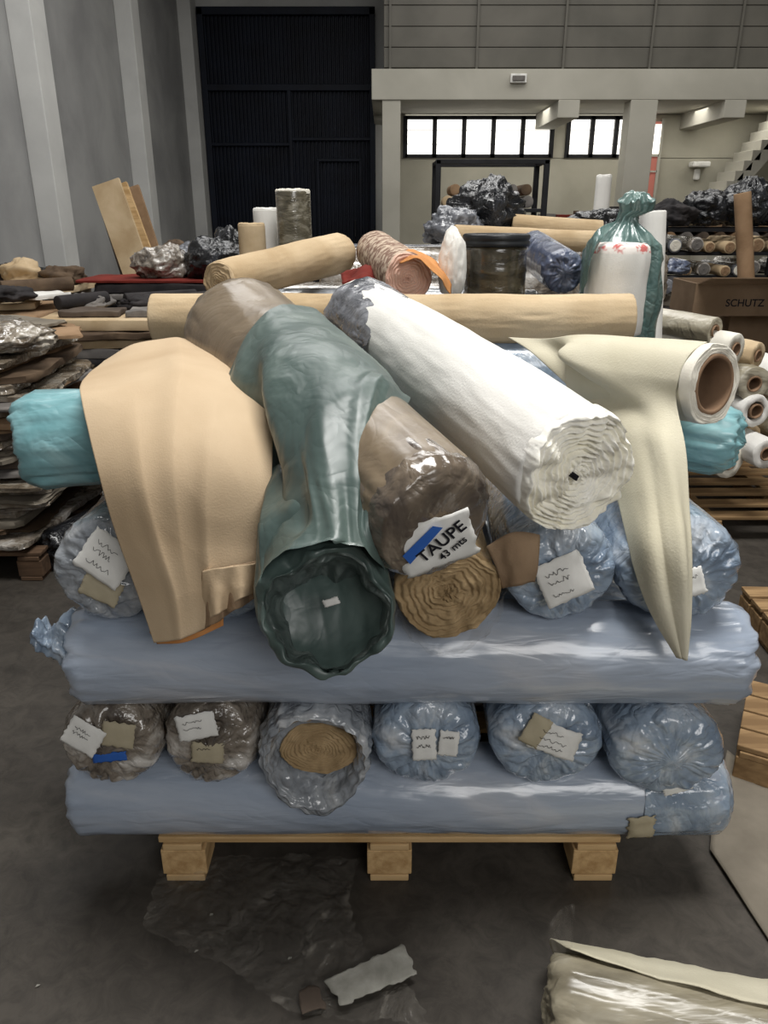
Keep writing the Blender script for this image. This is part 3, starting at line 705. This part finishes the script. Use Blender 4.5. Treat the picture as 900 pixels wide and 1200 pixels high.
for z,rr in((.188,1.02),(.192,1.06),(.204,1.06),(.208,1.02),(.212,1.05),(.226,1.05),(.232,1.0),(.232,.86),(.224,.82),(.224,.55),(.230,.5),(.230,.4),(.222,.36),(.224,.02)): secs.append((sc+V(0,0,z),V(1,0,0),V(0,1,0),rsp*rr,rsp*rr,V(0,0,1)))
vs,fs=rings(secs,72); mk('can_lid',vs,fs,M['plasticblack'],parent=sp)
roll('navy_wrapped_roll',W(662,320,3.0),W(624,292,3.62),.08,M['navy'],wr=.05,seed=155,k=9,pleat=.005,label='navy film-wrapped roll lying beside the can',cat='fabric roll')
lump('white_fabric_bundle',W(529,344,3.02),(.05,.06,.13),M['white'],amp=.14,seed=4,label='crumpled white fabric bundle beside the can',cat='fabric')
for l in range(4):
    for q in range(2):
        zz=.18+.36*l
        roll('grey_wrapped_roll',(-.35+.1*((l+q)%3),4.5+.38*q,zz),(1.55-.1*((l*2+q)%3),4.5+.38*q,zz),.178,M[['greyfilm','black','navy','brownfilm'][(l+q)%4]],seg=56,nl=26,wr=.04,seed=160+l*3+q,label='large film-wrapped roll in a floor stack',cat='fabric roll',group='large rolls stacked on the floor')
roll('beige_fabric_roll',W(532,276,4.25),W(708,284,4.35),.055,M['beige'],flat=True,pleat=.0,wr=.07,seed=171,label='slim beige fabric roll across the dark stack',cat='fabric roll')
roll('beige_fabric_roll',W(600,262,4.75),W(705,270,4.70),.055,M['beige'],flat=True,pleat=.0,wr=.07,seed=172,label='slim worn beige roll on the dark stack',cat='fabric roll')
lump('black_plastic_bundle',W(568,276,4.9)*1,(.20,.2,.17),M['black'],amp=.35,seed=11,label='crumpled black plastic bundle on the stack',cat='bundle')
lump('black_plastic_bundle',W(532,285,4.6),(.16,.12,.10),M['greyfilm'],amp=.35,seed=12,label='crumpled grey plastic bundle on the stack',cat='bundle')
lump('black_plastic_bundle',V(1.32,4.9,1.45),(.22,.16,.10),M['black'],amp=.35,seed=14,label='low black plastic heap on dark rolls',cat='bundle')
# white wrapped roll + green tied polythene
wp=W(720,345,2.82)
secs=[]
base_=V(wp.x,2.82,1.215)
zr=[(0,.97),(.01,1),(.05,1.02),(.09,1.0),(.13,1.01),(.17,.99),(.21,1.01),(.245,1.02),(.275,1.0),(.295,.96),(.305,.85),(.308,.6),(.309,.3),(.31,.02)]
for z,rr in zr: secs.append((base_+V(0,0,z),V(1,0,0),V(0,1,0),.105*rr,.105*rr,V(0,0,1)))
vs,fs=rings(secs,90,lambda i,th:(1+.04*N(cos(th)*2.2+5,sin(th)*2.2,i*.3)+.03*(.4-abs(N(cos(th)*5,sin(th)*5,i*.2))),0))
nq=len(fs); mi=[1 if 8*90<=f<11*90 else 0 for f in range(nq)]
wt=mk('white_wrapped_roll',vs,fs,[M['white'],M['pinkprint']],midx=mi,label='upright white wrapped roll with faint red print in polythene',cat='fabric roll')
gb=V(base_.x+.085,3.02,1.14); secs=[]
for z,rr in((0,.95),(.04,1.1),(.14,1.12),(.24,1.06),(.32,1.02),(.37,.95),(.41,.68),(.445,.34),(.465,.26),(.485,.42),(.515,.5),(.535,.34),(.542,.03)):
    secs.append((gb+V(-.03*(z/.5)+(.03 if z>.47 else 0),-.06*(z/.5),z),V(1,0,0),V(0,1,0),.122*rr,.105*rr,V(0,0,1)))
P_=[]
for q in range(len(secs)-1):
    for t in range(4):
        f=t/4; s0_,s1_=secs[q],secs[q+1]; P_.append((s0_[0].lerp(s1_[0],f),V(1,0,0),V(0,1,0),s0_[3]*(1-f)+s1_[3]*f,s0_[4]*(1-f)+s1_[4]*f,V(0,0,1)))
vs,fs=rings(P_,96,lambda i,th:(1+.26*(.5-abs(N(cos(th)*2.2,sin(th)*2.2,i*.06)))*2-.12+.05*sin(9*th+i*.05)+.18*N(cos(th)*3,sin(th)*3,i*.14),.02*N(cos(th)*3,sin(th)*3,i*.2) if i>36 else 0))
mk('green_tied_bag',vs,fs,M['greenpale'],label='green polythene bag knotted in a tuft at the top',cat='bag')
sheet('green_bag_fold',[[W(724,258,2.84),W(704,266,2.76),W(690,280,2.78),W(683,294,2.84)],[W(708,276,2.74),W(697,286,2.72),W(687,302,2.76),W(680,318,2.82)],[W(695,302,2.735),W(689,314,2.72),W(684,332,2.76),W(679,350,2.82)]],26,28,M['greenpale'],wr=.008,ws=10,label='loose fold of green polythene beside the white roll',cat='plastic sheet')
roll('white_leaning_roll',V(1.22,3.3,.055),W(765,248,3.45),.055,M['white'],flat=True,pleat=0,wr=.06,seed=175,label='slim white fabric roll leaning behind the green bag',cat='fabric roll')

# ---------------------------------------------------------------- left side stacks
GL='folded hides and cardboard stacked on the dark pallet'
cols=['carddark','stackfilm','stackfilm','brownfab','greyboard','stackfilm','brownfilm','greyboard','cardboard','greyfab']
z=.146; q=0
while z<.99:
    h=random.uniform(.012,.042)
    slab('folded_hide',(-2.08+random.uniform(-.07,.05),3.75+random.uniform(-.05,.05),z),1.05+random.uniform(-.2,.08),.9,h,M[random.choice(cols)],seed=q,rz=random.uniform(-.13,.13),wob=.05,top=.012,label='folded hide or film-wrapped brown sheet in a stack',cat='folded hide',group=GL)
    z+=h+.003; q+=1
for q,(x,y,zz,rz,m) in enumerate([(-2.05,3.7,z,.3,'greyboard'),(-2.2,3.9,z+.03,-.2,'greyfab'),(-1.85,3.9,z+.035,.5,'cardboard'),(-2.25,3.75,z+.06,.1,'brownfab'),(-2.0,4.0,z+.065,-.4,'greyboard'),(-2.2,3.8,z+.085,.6,'beige'),(-2.05,3.65,z+.11,.15,'stackfilm')]):
    slab('folded_hide',(x,y,zz),.6,.42,.018,M[m],seed=40+q,rz=rz,wob=.06,top=.02,label='loose folded sheet tossed on the hide stack',cat='folded hide',group=GL)
lump('film_bundle',(-1.75,3.55,z+.02),(.20,.16,.07),M['stackfilm'],amp=.35,seed=61,label='brown bundle wrapped in shiny clear film',cat='bundle')
lump('film_bundle',(-2.0,3.4,z+.03),(.18,.14,.05),M['brownfilm'],amp=.35,seed=62,label='crumpled film bundle on the hide stack',cat='bundle')
GL2='fabric bolts piled on the floor'
def stack(x,y,w,d,top,cs,seed,label,grp,hmin=.03,hmax=.08):
    rr=random.Random(seed); z=.002;q=0
    while z<top:
        h=rr.uniform(hmin,hmax)
        slab('folded_fabric',(x+rr.uniform(-.05,.05),y+rr.uniform(-.05,.05),z),w*rr.uniform(.8,1.03),d*rr.uniform(.88,1.03),h,M[rr.choice(cs)],seed=seed+q,rz=rr.uniform(-.14,.14),wob=.04,top=.012,label=label,cat='folded fabric',group=grp)
        z+=h+.006;q+=1
    return z
z1=stack(-1.55,4.95,.95,.7,.95,['darkfab','brownfab','beige','greyboard','greyfab'],300,'folded dark fabric length in a floor stack',GL2)
z2=stack(-1.15,4.0,.5,.8,.80,['brownfab','darkfab','greyfab','white'],330,'folded fabric length beside the roll stack',GL2)
z3=stack(-2.75,5.2,1.2,.9,1.02,['carddark','greyboard','cardboard'],360,'folded cardboard and hides stacked on the floor','cardboard stack near the wall')
z4=stack(-1.6,6.3,1.4,.8,1.08,['darkfab','brownfab','greyfab','darkfab'],390,'folded coloured fabric in a tall floor stack','coloured fabric stack')
z6=stack(-3.0,6.6,1.0,.8,1.05,['darkfab','beige','greyfab','cardboard'],470,'folded fabric and board stacked by the wall','mixed stack by the wall')
slab('folded_fabric',(-1.65,6.2,z4),1.3,.6,.018,M['red'],seed=5,label='thin dark red fabric on top of the stack',cat='folded fabric')
slab('folded_fabric',(-1.6,4.95,z1),1.0,.6,.06,M['beige'],seed=6,label='thick beige board on the dark fabric stack',cat='folded fabric')
slab('folded_fabric',(-2.7,5.2,z3),.8,.5,.04,M['beige'],seed=8,rz=.3,label='beige board on the cardboard stack',cat='folded fabric')
roll('dark_wrapped_roll',(-1.62,3.35,.10),(-1.25,4.4,.10),.095,M['black'],seed=311,wr=.05,label='dark film-wrapped roll on the floor beside the hides',cat='fabric roll')
rr=random.Random(21)
for q in range(12):
    x=-2.6+.13*q+rr.uniform(-.04,.04); y=5.0+rr.uniform(-.1,.25)
    zt=(z3 if x<-2.1 else z1)+.065
    if q%3==0: slab('folded_fabric',(x,y,zt+.0),.36,.26,.03,M[rr.choice(['darkfab','greyfab','carddark','white','brownfab'])],seed=500+q,rz=rr.uniform(-1,1),top=.02,label='small folded fabric piece tossed on the stack',cat='folded fabric',group='tossed fabric pieces')
    elif q%3==1: roll('short_dark_roll',(x,y,zt+.06),(x+rr.uniform(.15,.4),y+.3,zt+.06),.045,M[rr.choice(['darkfab','brownfab','beige','greyfilm'])],flat=True,pleat=0,wr=.08,seg=36,nl=10,seed=q,label='short fabric roll tossed on the stack',cat='fabric roll',group='tossed short rolls')
    else: lump('fabric_scrap_heap',(x,y,zt),(.13,.12,.05),M[rr.choice(['darkfab','black','brownfab','greyfab'])],amp=.4,seed=q,nu=40,nv=24,label='crumpled dark fabric scrap on the stack',cat='fabric scrap',group='crumpled scraps on the stack')
for q in range(5):
    lump('fabric_scrap_heap',(-3.3+.17*q,6.55+.1*(q%2),z6),(.15,.14,.06+.02*(q%3)),M[['greyfab','darkfab','beige','black','brownfab'][q]],amp=.4,seed=90+q,nu=40,nv=24,label='crumpled fabric scrap on the stack by the wall',cat='fabric scrap',group='crumpled scraps by the wall')
slab('black_sheet',(-1.2,4.0,z2+.02),.34,.5,.012,M['darkfab'],seed=71,rz=-.3,top=.02,label='black flexible sheet lying over folded fabric',cat='sheet')
lump('dark_bundle',(-1.12,4.25,z2),(.16,.14,.09),M['black'],amp=.3,seed=21,label='black plastic bundle on folded fabric',cat='bundle')
lump('white_bundle',(-1.2,3.70,z2),(.10,.08,.05),M['white'],amp=.25,seed=22,label='crumpled pale fabric on folded stack',cat='fabric')
for q,(u,v,y,rx_,rz_,m) in enumerate([(250,300,6.15,.20,.12,'black'),(220,298,6.45,.18,.10,'greyfilm'),(270,280,6.6,.16,.15,'black'),(190,298,6.2,.18,.10,'brownfilm'),(205,270,6.6,.13,.1,'brownfab')]):
    p=W(u,v,y); lump('refuse_bag',(p.x,y,z4+.02),(rx_,.17,rz_*1.25),M[m],amp=.35,seed=30+q,label='crumpled dark plastic bag on the fabric stack',cat='bag')
for q,(ub,ut,m,y) in enumerate([(160,124,'beige',7.25),(176,138,'wood',7.4),(184,152,'cardboard',7.55),(150,122,'carddark',7.7)]):
    b_=W(ut,214+q*3,y+.35); a=W(ub,318,y); a=a-(b_-a)*.9; a.y=y; a.z=.04
    ax_,g1_,g2_=frame(b_-a); Lb=(b_-a).length
    vs=[];w=.13 if q==0 else .09;t=.02
    for s in(0,Lb):
        for i1,i2 in((-w,-t),(w,-t),(w,t),(-w,t)): vs.append(a+ax_*s+g1_*i1+g2_*i2)
    mk('leaning_board',vs,[(0,1,2,3),(7,6,5,4),(0,4,5,1),(1,5,6,2),(2,6,7,3),(3,7,4,0)],M[m],smooth=False,label='tall pale board leaning among the stacks',cat='board')
def standing(u,y,r,top,m,lb,lid=None):
    x=W(u,270,y).x; base_=V(x,y,0)
    o=roll('standing_roll',base_+V(0,0,top),base_,r,M[m],flat=True,pleat=0,wr=.04,seed=int(u),nl=40,label=lb,cat='fabric roll')
    disc('fabric_roll_end',base_+V(0,0,top+.003),(0,0.01,1),r*.97,6,.008,M[lid or m],seed=4,parent=o,seg=80)
standing(345,5.3,.112,1.74,'drumfilm','tall standing roll in glossy olive film','ivory')
standing(315,5.6,.10,1.63,'white','tall standing white fabric roll','white')
standing(295,5.2,.085,1.54,'beige','standing beige fabric roll','beige')
standing(702,6.5,.06,1.87,'white','slim standing white fabric roll')
sheet('red_cloth',[[W(400,322,3.35),W(425,312,3.3),W(445,318,3.3)],[W(402,335,3.2),W(425,330,3.15),W(450,335,3.15)]],14,10,M['red'],wr=.02,ws=12,label='crumpled red cloth between rolls',cat='cloth')

# ---------------------------------------------------------------- right side
GRR='pale rolls piled on the floor pallet'
tubes=[(838,388,3.75,15,'clearbeige'),(862,410,3.7,18,'ivory'),(888,417,3.8,15,'beige'),(884,450,3.72,20,'clearbeige'),(886,482,3.7,19,'white'),(855,542,3.66,20,'ivory'),(898,532,3.6,18,'white'),(822,462,3.8,18,'beige'),(848,505,3.75,17,'greyfilm'),(822,520,3.85,17,'ivory'),(812,425,3.9,16,'greyfab'),(930,450,3.9,22,'white'),(925,500,3.8,22,'clearbeige'),(848,470,3.95,16,'darkfab'),(880,512,3.85,14,'beige')]
rq=random.Random(9)
for q,(u,v,y,rp,m) in enumerate(tubes):
    p=W(u,v,y); t=y/.97; r=rp*t/900
    p.z=max(p.z,.15+r)
    e=p+(V(-.75,1.0,.06) if q in(0,1,2) else V(-.28+rq.uniform(-.15,.15),1.15,.02))
    o=tube('cardboard_cored_roll',p,e,r,r*rq.uniform(.4,.62),M[m],seg=40,wr=.1,seed=q,label='pale fabric roll on a hollow core in a floor pile',cat='fabric roll',group=GRR)
    tube('cardboard_core',p-(e-p).normalized()*.006,p+(e-p)*.2,r*.46,r*.36,M['cardin'],seg=30,parent=o)
for q,(x,y,z,w,h) in enumerate([(2.55,5.2,0,.8,.36),(2.5,5.2,.365,.78,.34),(2.58,5.2,.71,.8,.32)]):
    e=empty('cardboard_box',(x,y,z),'closed brown cardboard box in a pile','box','cardboard box pile')
    boxes('box_body',[((x,y,z+h/2),(w,.5,h))],M['boxcard'],bev=.006,parent=e)
    boxes('box_tape',[((x,y,z+h+.0015),(w,.05,.002)),((x,y-.2515,z+h-.03),(.001+.05,.002,.06))],M['beige'],parent=e)
e=empty('cardboard_box',(2.32,4.9,1.035),'open-topped brown cardboard box with printed lettering','box')
boxes('box_body',[((2.32,4.72,1.13),(.95,.012,.19)),((2.32,5.1,1.13),(.95,.012,.19)),((1.85,4.91,1.13),(.012,.38,.19)),((2.79,4.91,1.13),(.012,.38,.19)),((2.32,4.91,1.042),(.95,.38,.012))],M['boxcard'],bev=.003,parent=e)
boxes('box_flap',[((2.32,4.62,1.245),(.93,.2,.006),0,(0,-.25,0))],M['boxcard'],parent=e)
text('SCHUTZ',V(2.15,4.712,1.11),V(1,0,0),V(0,0,1),V(0,-1,0),.06,M['ink'],parent=e)
rk=empty('roll_rack',(3.2,7.6,0),'dark steel rack holding rows of small rolls','rack')
Lr=[]
for x in(2.5,3.5,4.5):
    for y in(7.3,7.9): Lr.append(((x,y,.8),(.05,.05,1.6)))
for z in(.5,.95,1.15,1.35,1.55): Lr.append(((3.5,7.3,z-.09),(2.05,.05,.03))); Lr.append(((3.5,7.9,z-.09),(2.05,.05,.03)))
boxes('rack_frame',Lr,M['metalblack'],parent=rk)
rr=random.Random(5)
protos=[]
for mi_,m in enumerate(('greyfilm','beige','brownfilm')):
    src=roll('small_grey_roll',(2.6,7.2,.48),(2.6,8.0,.48),.062,M[m],flat=True,pleat=0,seg=32,nl=8,wr=.08,seed=mi_,label='small %s roll stored on a dark rack'%('grey','beige','brown')[mi_],cat='fabric roll',group='small rolls on the rack')
    s2=disc('fabric_roll_end',(2.6,7.195,.48),(0,-1,0),.05,3,.006,M[('ivory','cardboard','greyfab')[mi_]],seg=32,parent=src)
    src.location.x+=.15*mi_
    protos.append((src,s2))
bz=protos[0][0].location.copy()
for li,z in enumerate((.48,.93,1.13,1.33)):
    for q in range(13):
        if li==0 and q<3: continue
        if rr.random()<.12: continue
        src,s2=protos[rr.choice((0,0,1,2,2))]
        o=src.copy(); col.objects.link(o)
        o.location=V(bz.x+q*.15,bz.y+rr.uniform(-.12,.1),bz.z+z-.48+rr.uniform(-.008,.012)); sc_=rr.uniform(.75,1.08); o.scale=(sc_,1,sc_)
        c_=s2.copy(); col.objects.link(c_); c_.parent=o; c_.location=s2.location
for q in range(7):
    lump('black_plastic_bundle',(2.6+q*.34,7.5+.1*(q%2),1.49),(.19,.26,.12+.05*(q%3)),M['black' if q%3 else 'darkfab'],amp=.3,seed=50+q,label='crumpled black plastic bundle on the roll rack',cat='bundle',group='black bundles on the rack')
z5=stack(1.75,5.9,.9,.7,1.0,['darkfab','greyfab','brownfab','carddark','greyboard'],430,'folded dark fabric in a floor stack by the rack','fabric stack by the rack')
for q in range(7):
    roll('short_grey_roll',(1.42+q*.11,5.55,z5+.06),(1.45+q*.11,6.2,z5+.06),.05,M[['greyfilm','beige','brownfilm','navy','cardboard','greyfilm','darkfab'][q]],flat=True,pleat=0,seg=36,nl=10,wr=.06,seed=q,label='short roll lying on folded fabric by the rack',cat='fabric roll',group='short rolls by the rack')
for q in range(5):
    lump('dark_bundle',(1.5+q*.16,6.0+.05*(q%2),z5+.115),(.12,.16,.06+.02*(q%2)),M[['black','darkfab','greyfilm','black','navy'][q]],amp=.35,seed=80+q,nu=48,nv=28,label='crumpled dark bundle on short rolls',cat='bundle',group='dark bundles by the rack')
tube('leaning_cardboard_tube',W(870,226,5.6),V(2.75,5.52,.03),.055,.045,M['cardboard'],label='long bare cardboard tube leaning against boxes',cat='cardboard tube')
def table(x,y,w,lb):
    e=empty('work_table',(x,y,0),lb,'table')
    boxes('table_top',[((x,y,1.12),(w,.9,.06))],M['cardboard'],bev=.005,parent=e)
    for sx in(-1,1):
        for sy in(-1,1): boxes('leg',[((x+sx*(w/2-.06),y+sy*.38,.55),(.07,.07,1.09))],M['metalblack'],parent=e)
table(5.2,11.5,3.4,'long work table covered with brown rolls')
for q in range(14):
    roll('small_brown_roll',(3.7+q*.23,11.2,1.25+.0),(3.72+q*.23,11.8,1.25),.095,M[['brownfab','cardboard','greyfab','carddark'][q%4]],flat=True,pleat=0,seg=28,nl=6,label='short brown roll lying on the work table',cat='fabric roll',group='short rolls on the work table')
for q in range(12):
    roll('small_brown_roll',(3.85+q*.23,11.2,1.425),(3.84+q*.23,11.8,1.425),.085,M[['cardboard','brownfab','darkfab'][q%3]],flat=True,pleat=0,seg=28,nl=6,label='short brown roll lying on the work table',cat='fabric roll',group='short rolls on the work table')
for q in range(7):
    roll('long_brown_roll',(3.9,11.25+q*.095,1.555),(6.5-.1*q,11.27+q*.09,1.555),.043,M[['cardboard','beige','brownfab'][q%3]],flat=True,pleat=0,seg=24,nl=8,label='long thin roll lying on short rolls',cat='fabric roll',group='long rolls on the work table')
table(3.0,12.6,2.0,'work table with stacked colourful samples')
for q in range(7):
    slab('sample_stack',(2.2+q*.27,12.5,1.155),.22,.3,random.uniform(.2,.6),M[['paper','greyfab','red','brownfab','white','darkfab','navy'][q]],seed=q,label='small stack of fabric samples on the table',cat='fabric samples',group='samples on the table')
sf=empty('display_frame',(1.25,9.3,0),'black steel frame shelf with small coloured rolls','shelf')
Ls=[((.6,9.3,1.07),(.06,.06,2.14)),((1.8,9.3,1.07),(.06,.06,2.14)),((1.2,9.3,2.12),(1.25,.06,.05)),((.6,9.9,1.07),(.06,.06,2.14)),((1.8,9.9,1.07),(.06,.06,2.14)),((1.2,9.9,2.12),(1.25,.06,.05)),((1.2,9.6,1.62),(1.2,.6,.04)),((1.2,9.6,.9),(1.2,.6,.04)),((.6,9.6,2.12),(.05,.6,.04)),((1.8,9.6,2.12),(.05,.6,.04))]
boxes('shelf_frame',Ls,M['metalblack'],bev=.005,parent=sf)
for q in range(7):
    roll('small_coloured_roll',(.72+q*.15,9.33,1.71),(.74+q*.15,9.85,1.71),.065,M[['beige','paper','orange','white','cardboard','pink','greyfab','beige'][q]],flat=True,pleat=0,seg=28,nl=6,label='short coloured roll on the black shelf',cat='fabric roll',group='short rolls on the shelf')
for q in range(6):
    roll('small_coloured_roll',(.8+q*.16,9.33,1.835),(.8+q*.16,9.85,1.835),.06,M[['cardboard','brownfab','beige','paper','greyfab','brownfab'][q]],flat=True,pleat=0,seg=28,nl=6,label='short coloured roll on the black shelf',cat='fabric roll',group='short rolls on the shelf')
# ---------------------------------------------------------------- floor debris
sheet('clear_film_sheet',[[G(195,1010,.01),G(270,1003,.03),G(350,1000,.02),G(420,1010,.01)],[G(180,1050,.01),G(250,1035,.03),G(330,1040,.03),G(410,1060,.01)],[G(172,1090,.006),G(245,1062,.02),G(320,1075,.02),G(430,1110,.01)],[G(260,1130,.004),G(330,1120,.01),G(400,1130,.01),G(470,1150,.006)],[G(340,1190,.004),G(400,1195,.01),G(470,1200,.01),G(520,1215,.004)]],110,110,M['clear'],wr=.017,ws=11,thick=0,ragged=.01,label='crumpled clear plastic film spread on concrete',cat='plastic sheet')
sheet('torn_cardboard',[[G(380,1150,.03),G(420,1130,.03),G(472,1108,.03)],[G(392,1165,.03),G(430,1148,.03),G(480,1122,.03)],[G(400,1178,.03),G(445,1160,.03),G(488,1142,.03)]],30,18,M['papergrey'],wr=.002,ws=20,ragged=.010,thick=.003,label='torn flat pale cardboard scrap on the floor',cat='cardboard')
sheet('torn_cardboard',[[G(350,1162,.02),G(362,1156,.02),G(374,1156,.02)],[G(354,1190,.02),G(368,1184,.02),G(382,1182,.02)]],14,10,M['carddark'],wr=.002,ws=20,ragged=.006,thick=.002,label='small brown cardboard scrap on the floor',cat='cardboard')
q0=G(640,1170,.10)
fr=roll('clear_wrapped_roll',q0,q0+V(1.0,-.29,0),.094,M['clearbeige'],wr=.08,capd=.04,pleat=.006,k=7,seed=200,nl=80,seg=110,pfall=.3,label='beige roll in glossy clear film lying on the floor',cat='fabric roll')
sheet('loose_fabric_edge',[[q0+V(.05,.03,.10),q0+V(.3,-.06,.105),q0+V(.6,-.14,.10)],[q0+V(.03,.12,.03),q0+V(.28,.05,.04),q0+V(.6,-.02,.05)],[q0+V(.06,.16,-.09),q0+V(.3,.10,-.085),q0+V(.6,.02,-.08)]],30,18,M['olive'],wr=.006,parent=fr)
sheet('film_tuft',[[q0+V(.02,.05,.07),q0+V(.06,.05,.08)],[q0+V(.01,.07,.12),q0+V(.06,.06,.13)],[q0+V(.04,.08,.17),q0+V(.06,.07,.18)]],12,16,M['clear'],wr=.012,ws=30,thick=0,parent=fr)
sheet('cardboard_sheet',[[G(852,880,.02),G(905,925,.02),G(960,975,.02)],[G(838,940,.03),G(900,1010,.02),G(960,1080,.015)],[G(832,995,.012),G(900,1100,.01),G(960,1190,.01)]],20,20,M['greyboard'],wr=.004,thick=.006,label='large flat grey-brown cardboard sheet on the floor',cat='cardboard')
rr=random.Random(3)
for q in range(12):
    p=G(rr.uniform(30,860),rr.uniform(1040,1180),.002)
    if p.x>.2 : continue
    sheet('paper_scrap',[[p,p+V(.008,.003,.002)],[p+V(.002,.006,.002),p+V(.009,.008,0)]],3,3,M['papergrey'],wr=.002,thick=.001,label='tiny pale scrap on concrete',cat='scrap',group='tiny scraps on the floor')

# ---------------------------------------------------------------- lights
def area(name,loc,size,size_y,en,rot,colr=(1,1,1)):
    l=bpy.data.lights.new(name,'AREA'); l.shape='RECTANGLE'; l.size=size; l.size_y=size_y; l.energy=en; l.color=colr
    o=bpy.data.objects.new(name,l); o.location=loc; o.rotation_euler=rot; col.objects.link(o); return o
area('skylight_near',(.8,1.7,6.6),3.0,1.3,390,(0,0,0),(1,.985,.955))
area('skylight_mid',(-.5,7,6.7),5,2.5,255,(0,0,0),(1,.99,.97))
area('skylight_far',(3,11.5,6.7),7,2,215,(0,0,0),(1,.98,.94))
area('added_front_fill',(1.8,-2.7,3.4),2.6,2.0,90,(math.radians(76),0,math.radians(14)),(1,.985,.96))  # added fill from behind the camera, brightens the roll ends
area('office_tube_lamp',(4,15,3.25),6,.6,60,(0,0,0),(1,.97,.9))
w=bpy.data.worlds.new('world'); scene.world=w; w.use_nodes=True
w.node_tree.nodes['Background'].inputs[0].default_value=(1,.98,.95,1); w.node_tree.nodes['Background'].inputs[1].default_value=.14
scene.view_settings.view_transform='Standard'

cam=bpy.data.cameras.new('camera'); co=bpy.data.objects.new('camera',cam); col.objects.link(co)
co.location=(0,0,CH); co.rotation_euler=(pi/2-PITCH,0,0)
cam.sensor_fit='VERTICAL'; cam.sensor_height=36; cam.lens=36*F/1200
cam.clip_start=.05; cam.clip_end=100
scene.camera=co
